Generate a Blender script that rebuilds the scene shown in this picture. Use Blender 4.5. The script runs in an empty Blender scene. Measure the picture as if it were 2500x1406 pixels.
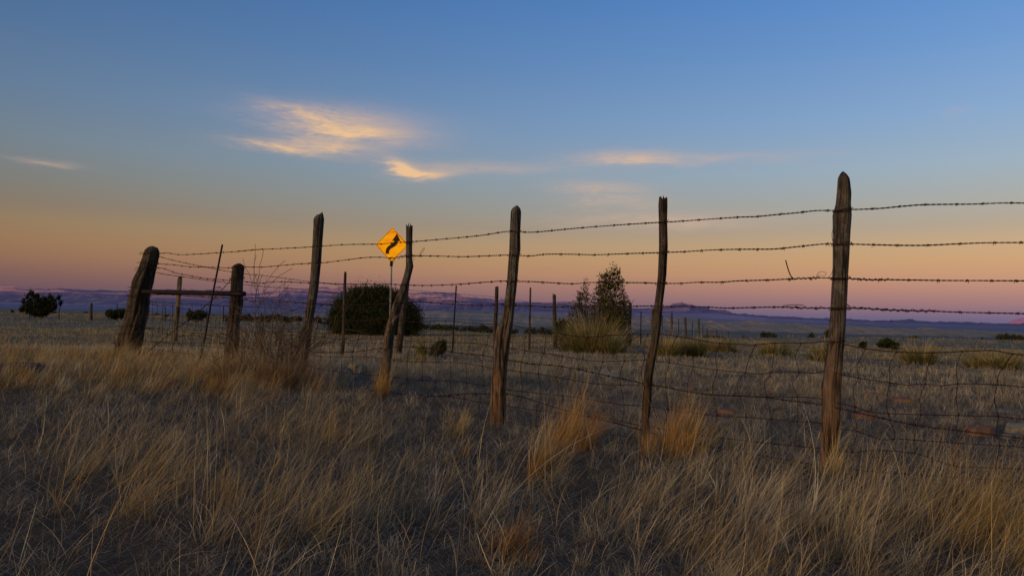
import bpy, math, random
import numpy as np
from mathutils import Vector, Matrix, noise as mnoise
R = math.radians
rng = np.random.default_rng(7)
random.seed(7)
scene = bpy.context.scene
COL = scene.collection

# ------------------------------------------------------------------ camera
F = 1800.0            # focal length in pixels of a 2500 px wide frame
EYE = 0.90
cam_d = bpy.data.cameras.new("camera"); cam = bpy.data.objects.new("camera", cam_d); COL.objects.link(cam)
cam_d.sensor_width = 36; cam_d.lens = F / 2500 * 36
cam_d.clip_start = 0.05; cam_d.clip_end = 400000
ROLL, PITCH = R(1.3), R(2.33)
CM = Matrix.Rotation(R(90) + PITCH, 3, 'X') @ Matrix.Rotation(ROLL, 3, 'Z')
cam.matrix_world = Matrix.Translation((0, 0, EYE)) @ CM.to_4x4()
scene.camera = cam

def W(px, py, d):
    """point seen at pixel (px,py) of the 2500x1406 photo, d metres away along the optical axis"""
    v = CM @ Vector(((px - 1250) / F * d, -(py - 703) / F * d, -d))
    return Vector((v.x, v.y, v.z + EYE))
def hor(px): return 776 + (px - 1250) * math.tan(ROLL)

# ------------------------------------------------------------------ helpers
def tag(o, label=None, cat=None, group=None, kind=None):
    if label: o["label"] = label
    if cat: o["category"] = cat
    if group: o["group"] = group
    if kind: o["kind"] = kind
    return o
def empty(name, loc):
    o = bpy.data.objects.new(name, None); COL.objects.link(o); o.location = loc
    o.empty_display_size = 0.1
    return o
def put(name, me, parent=None):
    o = bpy.data.objects.new(name, me); COL.objects.link(o)
    if parent is not None:
        o.parent = parent
        o.matrix_parent_inverse = Matrix.Translation(-Vector(parent.location))
    return o
def copy_tree(o, parent=None):
    c = o.copy(); COL.objects.link(c)
    if parent is not None: c.parent = parent
    for ch in o.children: copy_tree(ch, c)
    return c
def mesh_np(name, V, Q, mat, cols=None, smooth=False, tris=False):
    V = np.asarray(V, dtype=np.float32).reshape(-1, 3); Q = np.asarray(Q, dtype=np.int32)
    n = 3 if tris else 4
    Q = Q.reshape(-1, n)
    me = bpy.data.meshes.new(name)
    me.vertices.add(len(V)); me.vertices.foreach_set("co", V.ravel())
    me.loops.add(Q.size); me.loops.foreach_set("vertex_index", Q.ravel())
    me.polygons.add(len(Q)); me.polygons.foreach_set("loop_start", np.arange(0, Q.size, n, dtype=np.int32))
    me.update(calc_edges=True)
    if smooth: me.polygons.foreach_set("use_smooth", np.ones(len(Q), dtype=bool))
    if cols is not None:
        a = me.color_attributes.new("tint", 'FLOAT_COLOR', 'POINT')
        c = np.ones((len(V), 4), dtype=np.float32); c[:, :3] = cols
        a.data.foreach_set("color", c.ravel())
    me.materials.append(mat); me.validate()
    return me
class MB:
    def __init__(s): s.v = []; s.f = []
    def add(s, vs, fs):
        k = len(s.v); s.v += [tuple(p) for p in vs]; s.f += [tuple(i + k for i in q) for q in fs]
    def tube(s, pts, rad, n=6, cap=True):
        pts = [Vector(p) for p in pts]
        if not hasattr(rad, '__len__'): rad = [rad] * len(pts)
        vs = []; ref = None
        for i, p in enumerate(pts):
            t = (pts[min(i + 1, len(pts) - 1)] - pts[max(i - 1, 0)])
            if t.length < 1e-9: t = Vector((0, 0, 1))
            t.normalize()
            if ref is None:
                ref = Vector((0, 0, 1)) if abs(t.z) < 0.9 else Vector((1, 0, 0))
            a = (ref - t * ref.dot(t))
            if a.length < 1e-4: a = t.orthogonal()
            a.normalize(); ref = a; b = t.cross(a)
            for k in range(n):
                an = 2 * math.pi * k / n
                vs.append(p + (a * math.cos(an) + b * math.sin(an)) * rad[i])
        fs = []
        for i in range(len(pts) - 1):
            for k in range(n):
                k2 = (k + 1) % n
                fs.append((i * n + k, i * n + k2, (i + 1) * n + k2, (i + 1) * n + k))
        if cap:
            fs.append(tuple(range(n))[::-1]); fs.append(tuple((len(pts) - 1) * n + k for k in range(n)))
        s.add(vs, fs)
    def box(s, c, h, rot=None):
        vs = []
        for z in (-1, 1):
            for x, y in ((-1, -1), (1, -1), (1, 1), (-1, 1)):
                v = Vector((x * h[0], y * h[1], z * h[2]))
                if rot: v = rot @ v
                vs.append(Vector(c) + v)
        s.add(vs, [(3, 2, 1, 0), (4, 5, 6, 7), (0, 1, 5, 4), (1, 2, 6, 5), (2, 3, 7, 6), (3, 0, 4, 7)])
    def mesh(s, name, mat, smooth=True):
        me = bpy.data.meshes.new(name); me.from_pydata(s.v, [], s.f); me.update()
        if smooth: me.polygons.foreach_set("use_smooth", [True] * len(me.polygons))
        me.materials.append(mat)
        return me
    def build(s, name, mat, parent=None, smooth=True):
        return put(name, s.mesh(name, mat, smooth), parent)

# ------------------------------------------------------------------ materials
def lin(r, g, b):
    f = lambda c: (c / 255) / 12.92 if c / 255 <= 0.04045 else ((c / 255 + 0.055) / 1.055) ** 2.4
    return (f(r), f(g), f(b), 1)
class NT:
    def __init__(s, nt): s.t = nt; s.n = nt.nodes; s.l = nt.links
    def new(s, ty, **kw):
        n = s.n.new(ty)
        for k, v in kw.items(): setattr(n, k, v)
        return n
    def link(s, a, b): s.l.new(a, b)
    def m(s, op, a, b=None, c=None, clamp=False):
        n = s.n.new('ShaderNodeMath'); n.operation = op; n.use_clamp = clamp
        for i, x in enumerate((a, b, c)):
            if x is None: continue
            if isinstance(x, (int, float)): n.inputs[i].default_value = x
            else: s.link(x, n.inputs[i])
        return n.outputs[0]
    def mix(s, fac, a, b, blend='MIX'):
        n = s.n.new('ShaderNodeMix'); n.data_type = 'RGBA'; n.blend_type = blend
        for sock, x in ((n.inputs[0], fac), (n.inputs[6], a), (n.inputs[7], b)):
            if isinstance(x, (int, float)): sock.default_value = x
            elif isinstance(x, tuple): sock.default_value = x if len(x) == 4 else (*x, 1)
            else: s.link(x, sock)
        return n.outputs[2]
    def noise(s, vec, scale, detail=3, rough=0.55, dist=0.0):
        n = s.new('ShaderNodeTexNoise'); n.inputs['Scale'].default_value = scale
        n.inputs['Detail'].default_value = detail; n.inputs['Roughness'].default_value = rough
        n.inputs['Distortion'].default_value = dist
        if vec is not None: s.link(vec, n.inputs['Vector'])
        return n.outputs[0]
    def ramp(s, fac, stops, interp='LINEAR'):
        n = s.new('ShaderNodeValToRGB'); cr = n.color_ramp; cr.interpolation = interp
        while len(cr.elements) > 1: cr.elements.remove(cr.elements[-1])
        for i, (p, c) in enumerate(stops):
            e = cr.elements[0] if i == 0 else cr.elements.new(p)
            e.position = p; e.color = c if len(c) == 4 else (*c, 1)
        s.link(fac, n.inputs[0]); return n.outputs[0]
    def mapping(s, vec, scale=(1, 1, 1), rot=(0, 0, 0)):
        n = s.new('ShaderNodeMapping'); n.inputs['Scale'].default_value = scale; n.inputs['Rotation'].default_value = rot
        s.link(vec, n.inputs['Vector']); return n.outputs[0]
    def bump(s, h, strength, dist):
        n = s.new('ShaderNodeBump'); n.inputs['Strength'].default_value = strength; n.inputs['Distance'].default_value = dist
        s.link(h, n.inputs['Height']); return n.outputs[0]
def material(name, rough=0.85):
    m = bpy.data.materials.new(name); m.use_nodes = True
    t = NT(m.node_tree); b = t.n['Principled BSDF']; b.inputs['Roughness'].default_value = rough
    b.inputs['Specular IOR Level'].default_value = 0.2
    return m, t, b
def pos(t): return t.new('ShaderNodeNewGeometry').outputs['Position']

def wood_mat(name, grey, brown, dark, lowmix=0.8):
    m, t, b = material(name, 0.9)
    p = pos(t)
    g = t.mapping(p, (1, 1, 0.06)); fine = t.noise(g, 90, 4, 0.65, 0.4)
    med = t.noise(t.mapping(p, (1, 1, 0.12)), 28, 4, 0.6, 0.6)
    big = t.noise(p, 5, 3, 0.6)
    sx = t.new('ShaderNodeSeparateXYZ'); t.link(p, sx.inputs[0])
    low = t.m('MULTIPLY', t.m('SUBTRACT', 1.0, t.m('DIVIDE', sx.outputs[2], 1.1), clamp=True), lowmix)
    f = t.m('ADD', low, t.m('SUBTRACT', big, 0.55), clamp=True)
    c = t.mix(f, grey, brown)
    c = t.mix(t.ramp(fine, [(0.35, (0.45, 0.45, 0.45)), (0.6, (1.25, 1.25, 1.25))]), (0, 0, 0, 1), c, 'MIX')
    cr = t.ramp(med, [(0.40, (1, 1, 1)), (0.47, (0, 0, 0))])
    spl = t.noise(t.mapping(p, (1, 1, 0.035)), 55, 2, 0.5, 0.3)
    cr2 = t.ramp(spl, [(0.34, (1, 1, 1)), (0.38, (0, 0, 0))])
    pt_ = t.noise(p, 13, 4, 0.7)
    c = t.mix(t.ramp(pt_, [(0.52, (0, 0, 0)), (0.66, (.6, .6, .6))]), c, tuple(min(1, q * 2.1) for q in grey[:3]))
    c = t.mix(t.m('MULTIPLY', cr, 0.85), c, dark); c = t.mix(t.m('MULTIPLY', cr2, 0.9), c, dark)
    t.link(c, b.inputs['Base Color'])
    h = t.m('ADD', t.m('MULTIPLY', fine, 0.5), med)
    t.link(t.bump(h, 0.9, 0.02), b.inputs['Normal'])
    return m
M_wood = wood_mat("weathered_wood", (0.105, 0.094, 0.088, 1), (0.27, 0.14, 0.06, 1), (0.025, 0.018, 0.014, 1))
M_bark = wood_mat("rough_bark_wood", (0.082, 0.067, 0.058, 1), (0.14, 0.078, 0.042, 1), (0.02, 0.015, 0.012, 1), 0.6)
M_lath = wood_mat("grey_lath_wood", (0.15, 0.12, 0.09, 1), (0.16, 0.11, 0.06, 1), (0.03, 0.02, 0.015, 1), 0.4)
M_wire, t, b = material("rusted_wire", 0.75)
nz = t.noise(pos(t), 60, 3); t.link(t.ramp(nz, [(0.35, (0.022, 0.011, 0.010)), (0.65, (0.055, 0.026, 0.020))]), b.inputs['Base Color'])
b.inputs['Metallic'].default_value = 0.25
M_pipe, t, b = material("rusted_pipe", 0.65)
nz = t.noise(pos(t), 22, 5, 0.7); t.link(t.ramp(nz, [(0.35, (0.012, 0.009, 0.011)), (0.7, (0.030, 0.018, 0.017))]), b.inputs['Base Color'])
b.inputs['Metallic'].default_value = 0.3
M_galv, t, b = material("galvanised_steel", 0.45)
nz = t.noise(pos(t), 14, 4, 0.6); t.link(t.ramp(nz, [(0.3, (0.30, 0.31, 0.33)), (0.7, (0.48, 0.48, 0.50))]), b.inputs['Base Color'])
b.inputs['Metallic'].default_value = 0.5
# reflective sheeting of the sign: the light it returns is painted in as emission
M_sign, t, b = material("yellow_reflective_sheeting", 0.4)
tc = t.new('ShaderNodeTexCoord').outputs['Object']
nz = t.noise(t.mapping(tc, (1, 1, 3), (0, 0.7, 0)), 2.3, 3, 0.5)
c = t.ramp(nz, [(0.38, (0.95, 0.29, 0.0)), (0.62, (1.0, 0.45, 0.004))])
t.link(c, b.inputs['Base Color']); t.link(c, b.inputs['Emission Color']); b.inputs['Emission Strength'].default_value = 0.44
M_black, t, b = material("black_sign_print", 0.5)
nz = t.noise(pos(t), 9, 2); t.link(t.ramp(nz, [(0.3, (0.03, 0.012, 0.008)), (0.7, (0.06, 0.025, 0.015))]), b.inputs['Base Color'])

def tint_mat(name, transl=0.25, var=0.35):
    m = bpy.data.materials.new(name); m.use_nodes = True
    t = NT(m.node_tree); t.n.remove(t.n['Principled BSDF'])
    out = t.n['Material Output']
    a = t.new('ShaderNodeAttribute', attribute_name='tint')
    nz = t.noise(pos(t), 7, 2)
    c = t.mix(1.0, a.outputs['Color'], t.ramp(nz, [(0.3, (1 - var,) * 3), (0.7, (1 + var,) * 3)]), 'MULTIPLY')
    d = t.new('ShaderNodeBsdfDiffuse'); tr = t.new('ShaderNodeBsdfTranslucent')
    t.link(c, d.inputs[0]); t.link(c, tr.inputs[0])
    mx = t.new('ShaderNodeMixShader'); mx.inputs[0].default_value = transl
    t.link(d.outputs[0], mx.inputs[1]); t.link(tr.outputs[0], mx.inputs[2]); t.link(mx.outputs[0], out.inputs[0])
    return m
M_grass = tint_mat("dry_grass_blades")
M_leaf = tint_mat("juniper_foliage", 0.15, 0.3)
M_twig, t, b = material("dead_twigs", 0.9)
nz = t.noise(pos(t), 11, 3); t.link(t.ramp(nz, [(0.35, (0.06, 0.042, 0.034)), (0.7, (0.22, 0.16, 0.115))]), b.inputs['Base Color'])
def rock_mat(name, a, bb):
    m, t, b = material(name, 0.95)
    p = pos(t); n1 = t.noise(p, 9, 5, 0.65); n2 = t.noise(p, 40, 4, 0.7)
    c = t.ramp(n1, [(0.3, a), (0.7, bb)])
    c = t.mix(t.m('MULTIPLY', n2, 0.5), c, (0.05, 0.045, 0.04, 1))
    t.link(c, b.inputs['Base Color']); t.link(t.bump(t.m('ADD', n1, n2), 0.8, 0.02), b.inputs['Normal'])
    return m
M_rock_p = rock_mat("pale_limestone", (0.32, 0.29, 0.21, 1), (0.50, 0.44, 0.30, 1))
M_rock_r = rock_mat("red_sandstone", (0.22, 0.12, 0.085, 1), (0.34, 0.17, 0.11, 1))
M_rock_b = rock_mat('brown_stone', (0.15, 0.11, 0.085, 1), (0.24, 0.17, 0.12, 1))
M_rock_g = rock_mat("grey_stone", (0.17, 0.17, 0.18, 1), (0.26, 0.25, 0.25, 1))

# ground: soil and litter near, short grass further, distance haze painted in as emission
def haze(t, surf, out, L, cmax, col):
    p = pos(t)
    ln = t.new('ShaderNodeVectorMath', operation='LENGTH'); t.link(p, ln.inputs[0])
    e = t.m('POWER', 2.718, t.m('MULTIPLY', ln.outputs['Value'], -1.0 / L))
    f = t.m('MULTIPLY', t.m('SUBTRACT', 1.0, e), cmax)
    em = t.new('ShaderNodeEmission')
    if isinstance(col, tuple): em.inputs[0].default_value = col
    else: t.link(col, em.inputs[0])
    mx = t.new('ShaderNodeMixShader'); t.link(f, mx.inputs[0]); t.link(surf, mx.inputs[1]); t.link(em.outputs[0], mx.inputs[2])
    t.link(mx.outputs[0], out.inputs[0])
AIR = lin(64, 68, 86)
M_ground, t, b = material("dry_ground", 0.95)
p = pos(t)
ln = t.new('ShaderNodeVectorMath', operation='LENGTH'); t.link(p, ln.inputs[0]); dist = ln.outputs['Value']
n1 = t.noise(p, 1.3, 5, 0.6); n2 = t.noise(p, 14, 6, 0.7); n3 = t.noise(t.mapping(p, (1, 2.5, 1)), 70, 4, 0.7)
soil = t.ramp(n2, [(0.3, (0.045, 0.037, 0.026)), (0.6, (0.12, 0.095, 0.062)), (0.75, (0.2, 0.16, 0.10))])
lit = t.ramp(n3, [(0.4, (0.06, 0.048, 0.038)), (0.6, (0.21, 0.165, 0.11))])
near = t.mix(0.5, soil, lit)
near = t.mix(t.ramp(n1, [(0.45, (0, 0, 0)), (0.7, (0.35, 0.35, 0.35))]), near, (0.13, 0.068, 0.045, 1))
pf = t.mapping(p, (1, 0.35, 1)); n4 = t.noise(pf, 0.22, 6, 0.7); n5 = t.noise(pf, 0.02, 5, 0.65); n6 = t.noise(p, 2.2, 4, 0.7)
mid = t.ramp(n4, [(0.32, (0.11, 0.10, 0.06)), (0.5, (0.25, 0.215, 0.12)), (0.68, (0.35, 0.29, 0.15))])
mid = t.mix(t.ramp(n6, [(0.42, (0.55, 0.55, 0.55)), (0.6, (0, 0, 0))]), mid, (0.075, 0.08, 0.06, 1))
far = t.ramp(n5, [(0.35, (0.045, 0.055, 0.045)), (0.6, (0.085, 0.09, 0.06))])
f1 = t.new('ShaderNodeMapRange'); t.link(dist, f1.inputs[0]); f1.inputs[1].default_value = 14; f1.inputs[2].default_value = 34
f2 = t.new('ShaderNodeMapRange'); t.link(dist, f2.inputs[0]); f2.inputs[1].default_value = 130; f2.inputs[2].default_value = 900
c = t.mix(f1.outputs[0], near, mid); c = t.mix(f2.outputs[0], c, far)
t.link(c, b.inputs['Base Color'])
t.link(t.bump(t.m('ADD', n2, n3), 0.6, 0.02), b.inputs['Normal'])
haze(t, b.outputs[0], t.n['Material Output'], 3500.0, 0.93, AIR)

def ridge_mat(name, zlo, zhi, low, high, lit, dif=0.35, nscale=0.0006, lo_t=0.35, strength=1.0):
    """distant relief: rock colour with the air haze and the glow on the crests painted in"""
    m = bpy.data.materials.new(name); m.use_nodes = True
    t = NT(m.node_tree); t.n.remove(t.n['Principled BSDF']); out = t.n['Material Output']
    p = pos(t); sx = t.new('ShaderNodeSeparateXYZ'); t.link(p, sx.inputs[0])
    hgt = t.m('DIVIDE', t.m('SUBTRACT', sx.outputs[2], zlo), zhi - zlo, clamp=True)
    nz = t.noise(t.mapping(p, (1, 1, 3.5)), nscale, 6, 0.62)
    lit_bands = t.noise(t.mapping(p, (0.25, 0.25, 9)), nscale * 1.6, 4, 0.6)
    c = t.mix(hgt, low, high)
    lt = t.m('MULTIPLY', t.ramp(t.m('ADD', t.m('MULTIPLY', nz, 0.6), t.m('MULTIPLY', lit_bands, 0.4)), [(0.47, (0, 0, 0)), (0.56, (1, 1, 1))]),
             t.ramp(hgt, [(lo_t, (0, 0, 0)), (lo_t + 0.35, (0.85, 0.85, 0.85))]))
    c = t.mix(lt, c, lit)  # evening glow on the upper slopes is painted into the colour
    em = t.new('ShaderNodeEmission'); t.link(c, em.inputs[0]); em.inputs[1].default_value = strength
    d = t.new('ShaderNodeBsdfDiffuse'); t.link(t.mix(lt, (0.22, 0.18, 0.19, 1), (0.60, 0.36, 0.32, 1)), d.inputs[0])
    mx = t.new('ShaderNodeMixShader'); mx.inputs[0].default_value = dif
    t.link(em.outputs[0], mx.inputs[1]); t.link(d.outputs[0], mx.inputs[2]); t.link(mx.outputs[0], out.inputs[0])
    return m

# ------------------------------------------------------------------ terrain
def ctl(px, d, z):          # z relative to the eye
    w = W(px, hor(px), d); return (w.x, w.y, z)
def base_ctl(px, py, d):
    w = W(px, py, d); return (w.x, w.y, w.z - EYE)
DF = [(375, 8.64), (580, 8.0), (775, 7.31), (990, 6.69), (1256, 5.64), (1618, 4.87), (2045, 4.2), (2500, 3.82), (2700, 3.62)]
def fence_d(px):
    xs = [a for a, _ in DF]; iv = [1 / d for _, d in DF]
    if px < xs[0]: return 8.64 + (375 - px) * 0.002
    return 1 / float(np.interp(px, xs, iv))
BF = [(375, 8.64), (843, 14.3), (1114, 17.5), (1295, 19.5), (1353, 22), (1538, 29), (1640, 44), (1706, 58), (1750, 80), (1812, 150), (1900, 400)]
def back_d(px):
    xs = [a for a, _ in BF]; iv = [1 / d for _, d in BF]
    return 1 / float(np.interp(px, xs, iv))
CT = [base_ctl(2022, 1150, 4.2), base_ctl(1576, 1078, 4.87), base_ctl(1216, 1052, 5.64), base_ctl(932, 973, 6.69),
      base_ctl(731, 908, 7.31), base_ctl(560, 890, 8.0), base_ctl(300, 882, 8.64), base_ctl(2500, 1195, 3.82),
      base_ctl(840, 862, 14.3), base_ctl(1105, 859, 17.3), base_ctl(1292, 859, 19.5), base_ctl(1355, 850, 22),
      base_ctl(970, 880, 15.8), base_ctl(1640, 830, 44), base_ctl(1706, 830, 58)]
CT += [ctl(*a) for a in [(0, 2.3, -.82), (0, 1.2, -.86), (1250, 1.2, -.9), (2500, 1.2, -.9), (1250, 2.4, -.87), (2500, 2.4, -.87), (-900, 3, -.8), (-900, 8, -.55),
      (0, 5, -.66), (0, 3.4, -.75), (600, 3.5, -.80), (600, 5, -.74), (1250, 3.4, -.85), (1250, 4.4, -.83), (1800, 3, -.86), (2500, 3, -.86),
      (-250, 8.6, -.50), (0, 8.4, -.50), (0, 9.8, -.54), (250, 9.9, -.60), (-250, 10, -.54), (150, 13, -.86), (-200, 13, -.88), (0, 20, -1.02), (-300, 22, -1.02), (500, 12, -.80),
      (500, 20, -.97), (250, 17, -.97), (750, 10.5, -.74), (950, 10.5, -.76), (1216, 8.5, -.82), (1216, 12, -.82), (1600, 8.5, -.86), (1600, 13, -.87),
      (1950, 7, -.87), (2300, 6, -.88), (2300, 9, -.89), (2300, 13, -.92), (2700, 9, -.9), (2700, 5, -.88), (1900, 10, -.88),
      (1500, 18, -.95), (1700, 18, -.97), (2000, 19, -.98), (2300, 20, -.98), (2600, 20, -1.0), (900, 30, -1.05), (500, 32, -1.08), (100, 32, -1.1),
      (1300, 30, -1.05), (1700, 30, -1.08), (2100, 32, -1.1), (2500, 34, -1.12), (900, 40, -1.12)]]
CT = np.array(CT); CA = np.arctan2(CT[:, 0], CT[:, 1]); CL = np.log(np.hypot(CT[:, 0], CT[:, 1]))
def px_az(px): w = W(px, hor(px), 10); return math.atan2(w.x, w.y)
E_X = np.array([px_az(p) for p in (-400, 450, 800, 1250, 1800, 2060, 2500, 2900)])
E_D = np.array([520, 420, 85, 52, 60, 82, 112, 130.])
def wob(X, Y, s, k=0.0):
    return (np.sin(X * s + 1.3 + k) * np.cos(Y * s * 1.13 + .7 + k) + .6 * np.sin(X * s * 2.3 + Y * s * 1.7 + 2 + k) + .35 * np.sin(X * s * 4.9 - Y * s * 4.1 + k)) / 1.95
def ground(X, Y):
    X = np.asarray(X, dtype=float); Y = np.asarray(Y, dtype=float)
    sh = X.shape; X = X.ravel(); Y = Y.ravel()
    a = np.arctan2(X, Y); r = np.hypot(X, Y); l = np.log(np.maximum(r, 0.8))
    z = np.empty(len(X))
    for i in range(0, len(X), 200000):
        aa = a[i:i + 200000, None]; ll = l[i:i + 200000, None]
        d2 = ((aa - CA) / 0.13) ** 2 + ((ll - CL) / 0.17) ** 2
        w = np.exp(-0.5 * d2) + 1e-4 / (1 + d2) ** 2
        z[i:i + 200000] = (w * CT[:, 2]).sum(1) / w.sum(1)
    ed = np.interp(a, E_X, E_D)
    s = np.maximum(r - ed, 0)
    zf = -1.08 - 0.2 * np.clip((r - 34) / 60, 0, 1) - 6 * (1 - np.exp(-s / 150)) - 0.012 * s ** 0.85
    k = np.clip((np.log(np.maximum(r, 1)) - math.log(34)) / (math.log(50) - math.log(34)), 0, 1); k = k * k * (3 - 2 * k)
    z = z * (1 - k) + zf * k
    amp = np.clip(1 - r / 40, 0, 1)
    z = z + amp * (0.022 * wob(X, Y, 2.3) + 0.012 * wob(X, Y, 6.1, 1.0) + 0.006 * wob(X, Y, 15, 2.))
    z = z + np.clip(r / 30 - 1, 0, 1) * np.clip(2 - r / 500, 0, 1) * 0.07 * wob(X, Y, 0.11)
    return (z + EYE).reshape(sh)
def gz(x, y): return float(ground(np.array([x]), np.array([y]))[0])
def on_ground(px, d):
    w = W(px, hor(px), d); return Vector((w.x, w.y, gz(w.x, w.y)))

rs = np.concatenate([[0.0], np.geomspace(0.6, 60, 330), np.geomspace(62, 150000, 150)])
az = np.concatenate([np.linspace(-math.pi, -0.95, 40, endpoint=False), np.linspace(-0.95, 0.95, 520), np.linspace(0.95, math.pi, 40)[1:-1]])
RR, AA = np.meshgrid(rs, az, indexing='ij')
X = RR * np.sin(AA); Y = RR * np.cos(AA); Z = ground(X, Y)
nr, na = RR.shape
I, J = np.meshgrid(np.arange(nr - 1), np.arange(na), indexing='ij'); J2 = (J + 1) % na
Q = np.stack([I * na + J, (I + 1) * na + J, (I + 1) * na + J2, I * na + J2], -1)
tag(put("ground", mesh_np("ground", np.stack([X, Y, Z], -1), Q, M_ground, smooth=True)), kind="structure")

def ridge(name, prof, dist, front, mat, relief, rows=22, step=5, rough=1.0, below=6):
    """a range of hills: its crest line, foothills in front and a back slope"""
    xs = np.arange(prof[0][0], prof[-1][0] + 1, step)
    ys = np.interp(xs, [p[0] for p in prof], [p[1] for p in prof])
    V = []
    for px, py in zip(xs, ys):
        n = mnoise.noise(Vector((px * .05, 3.3, dist * .001))) * 1.6 + mnoise.noise(Vector((px * .16, 7.3, 1))) * .9
        top = W(px, py + rough * n, dist)
        base = W(px, hor(px) + below, dist - front)
        for j in range(rows + 3):
            t = j / rows
            if t <= 1:
                p = base.lerp(top, t)
                p.z = base.z + (top.z - base.z) * (t ** 1.25)
                q = mnoise.fractal(Vector((px * .03, t * 3.1, dist * .0007)), 1.0, 2.1, 5) + .5 * mnoise.noise(Vector((px * .11, t * 4, 9)))
                p.y += q * relief * min(1, 3 * t) * (1.2 - t)
                p.z += q * relief * 0.09 * t * (1 - t) * 2
            else:
                p = top + Vector((0, (t - 1) * front * 2, -(top.z - base.z) * (t - 1) * rows * .4))
            V.append(p[:])
    n = rows + 3; m = len(xs)
    Q = [(i * n + j, (i + 1) * n + j, (i + 1) * n + j + 1, i * n + j + 1) for i in range(m - 1) for j in range(n - 1)]
    return tag(put(name, mesh_np(name, V, Q, mat, smooth=True)), kind="structure")
P1 = [(-700, 712), (-500, 700), (-300, 706), (-100, 708), (0, 706), (10, 701), (22, 698), (38, 703), (60, 707), (100, 705), (150, 704), (200, 708), (300, 709), (400, 708), (419, 706), (446, 704), (456, 707), (501, 709),
      (517, 704), (533, 700), (544, 706), (562, 711), (601, 716), (624, 715), (650, 714), (677, 706), (697, 700), (715, 705), (747, 702), (779, 701), (797, 699), (809, 707), (822, 700), (861, 701),
      (920, 706), (1002, 713), (1037, 715), (1080, 712), (1116, 717), (1137, 725), (1151, 723), (1205, 731), (1260, 735), (1324, 739), (1360, 738), (1388, 736), (1420, 743), (1500, 749), (1573, 753), (1610, 751),
      (1634, 744), (1652, 740), (1666, 738), (1684, 741), (1698, 747), (1733, 754), (1769, 758), (1805, 765), (1900, 772), (1972, 776), (2068, 778), (2116, 782), (2175, 783), (2183, 780), (2192, 783), (2217, 780),
      (2260, 785), (2332, 785), (2380, 787), (2459, 790), (2600, 790), (3100, 797)]
DM = 42000
zat = lambda dpx: EYE + dpx / F * DM
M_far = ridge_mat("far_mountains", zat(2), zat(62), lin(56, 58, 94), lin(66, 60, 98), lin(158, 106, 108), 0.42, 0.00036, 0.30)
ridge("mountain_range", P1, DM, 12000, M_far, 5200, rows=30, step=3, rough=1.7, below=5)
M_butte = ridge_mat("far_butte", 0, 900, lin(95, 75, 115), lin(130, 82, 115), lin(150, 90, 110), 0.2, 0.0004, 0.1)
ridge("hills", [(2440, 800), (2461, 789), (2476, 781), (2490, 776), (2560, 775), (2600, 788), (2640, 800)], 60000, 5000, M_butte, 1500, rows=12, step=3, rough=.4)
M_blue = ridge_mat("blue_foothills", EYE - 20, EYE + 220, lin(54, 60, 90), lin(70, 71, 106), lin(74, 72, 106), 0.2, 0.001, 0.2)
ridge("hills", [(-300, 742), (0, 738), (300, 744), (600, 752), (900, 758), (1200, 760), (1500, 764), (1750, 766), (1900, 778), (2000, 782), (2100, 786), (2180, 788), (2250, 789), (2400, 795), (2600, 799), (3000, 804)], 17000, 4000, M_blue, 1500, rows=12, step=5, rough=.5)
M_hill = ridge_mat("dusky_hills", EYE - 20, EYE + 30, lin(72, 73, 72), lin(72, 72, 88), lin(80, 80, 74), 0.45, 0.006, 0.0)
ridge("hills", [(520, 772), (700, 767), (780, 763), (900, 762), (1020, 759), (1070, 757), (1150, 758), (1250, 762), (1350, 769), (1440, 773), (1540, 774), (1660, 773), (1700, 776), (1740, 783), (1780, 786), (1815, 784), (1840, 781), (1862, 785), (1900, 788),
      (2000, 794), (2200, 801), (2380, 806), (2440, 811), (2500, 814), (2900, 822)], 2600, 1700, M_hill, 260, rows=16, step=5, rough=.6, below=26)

# ------------------------------------------------------------------ grass
def blades(base, L, azm, lean, curl, w, col, K=5, wig=0.0, taper=.85):
    N = len(base)
    t = np.linspace(0, 1, K)
    th = lean[:, None] + curl[:, None] * t[None, :]
    azt = azm[:, None] + wig * (rng.normal(size=(N, 1)) * t[None, :] * 2)
    seg = (L / (K - 1))[:, None]
    dx = seg * np.sin(th) * np.sin(azt); dy = seg * np.sin(th) * np.cos(azt); dz = seg * np.cos(th)
    P = np.zeros((N, K, 3))
    P[:, 1:, 0] = np.cumsum(dx[:, :-1], 1); P[:, 1:, 1] = np.cumsum(dy[:, :-1], 1); P[:, 1:, 2] = np.cumsum(dz[:, :-1], 1)
    P += base[:, None, :]
    ph = rng.uniform(-1.1, 1.1, N)
    side = np.stack([np.cos(ph), np.sin(ph), np.zeros(N)], -1)
    wd = (w[:, None] * (1 - taper * t[None, :] ** 1.5))[:, :, None] * 0.5
    A = P - side[:, None, :] * wd; B = P + side[:, None, :] * wd
    V = np.stack([A, B], 2).reshape(N * K * 2, 3)
    o = (np.arange(N) * K * 2)[:, None] + (np.arange(K - 1) * 2)[None, :]
    Q = np.stack([o, o + 1, o + 3, o + 2], -1).reshape(-1, 4)
    shade = (0.45 + 0.65 * t)[None, :, None, None]  # self-shadow put into the blade colour, darker toward the base
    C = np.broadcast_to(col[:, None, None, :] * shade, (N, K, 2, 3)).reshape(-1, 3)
    return V, Q, C
class Stuff:
    def __init__(s): s.V = []; s.Q = []; s.C = []; s.n = 0
    def add(s, r):
        V, Q, C = r; s.V.append(V); s.Q.append(Q + s.n); s.C.append(C); s.n += len(V)
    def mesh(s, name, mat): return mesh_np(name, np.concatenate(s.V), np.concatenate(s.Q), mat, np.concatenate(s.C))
def jit(col, N, a=.18):
    c = np.array(col)[None, :] * (1 + rng.normal(size=(N, 1)) * a) * (1 + rng.normal(size=(N, 3)) * .06)
    return np.clip(c, .01, .9)
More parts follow.
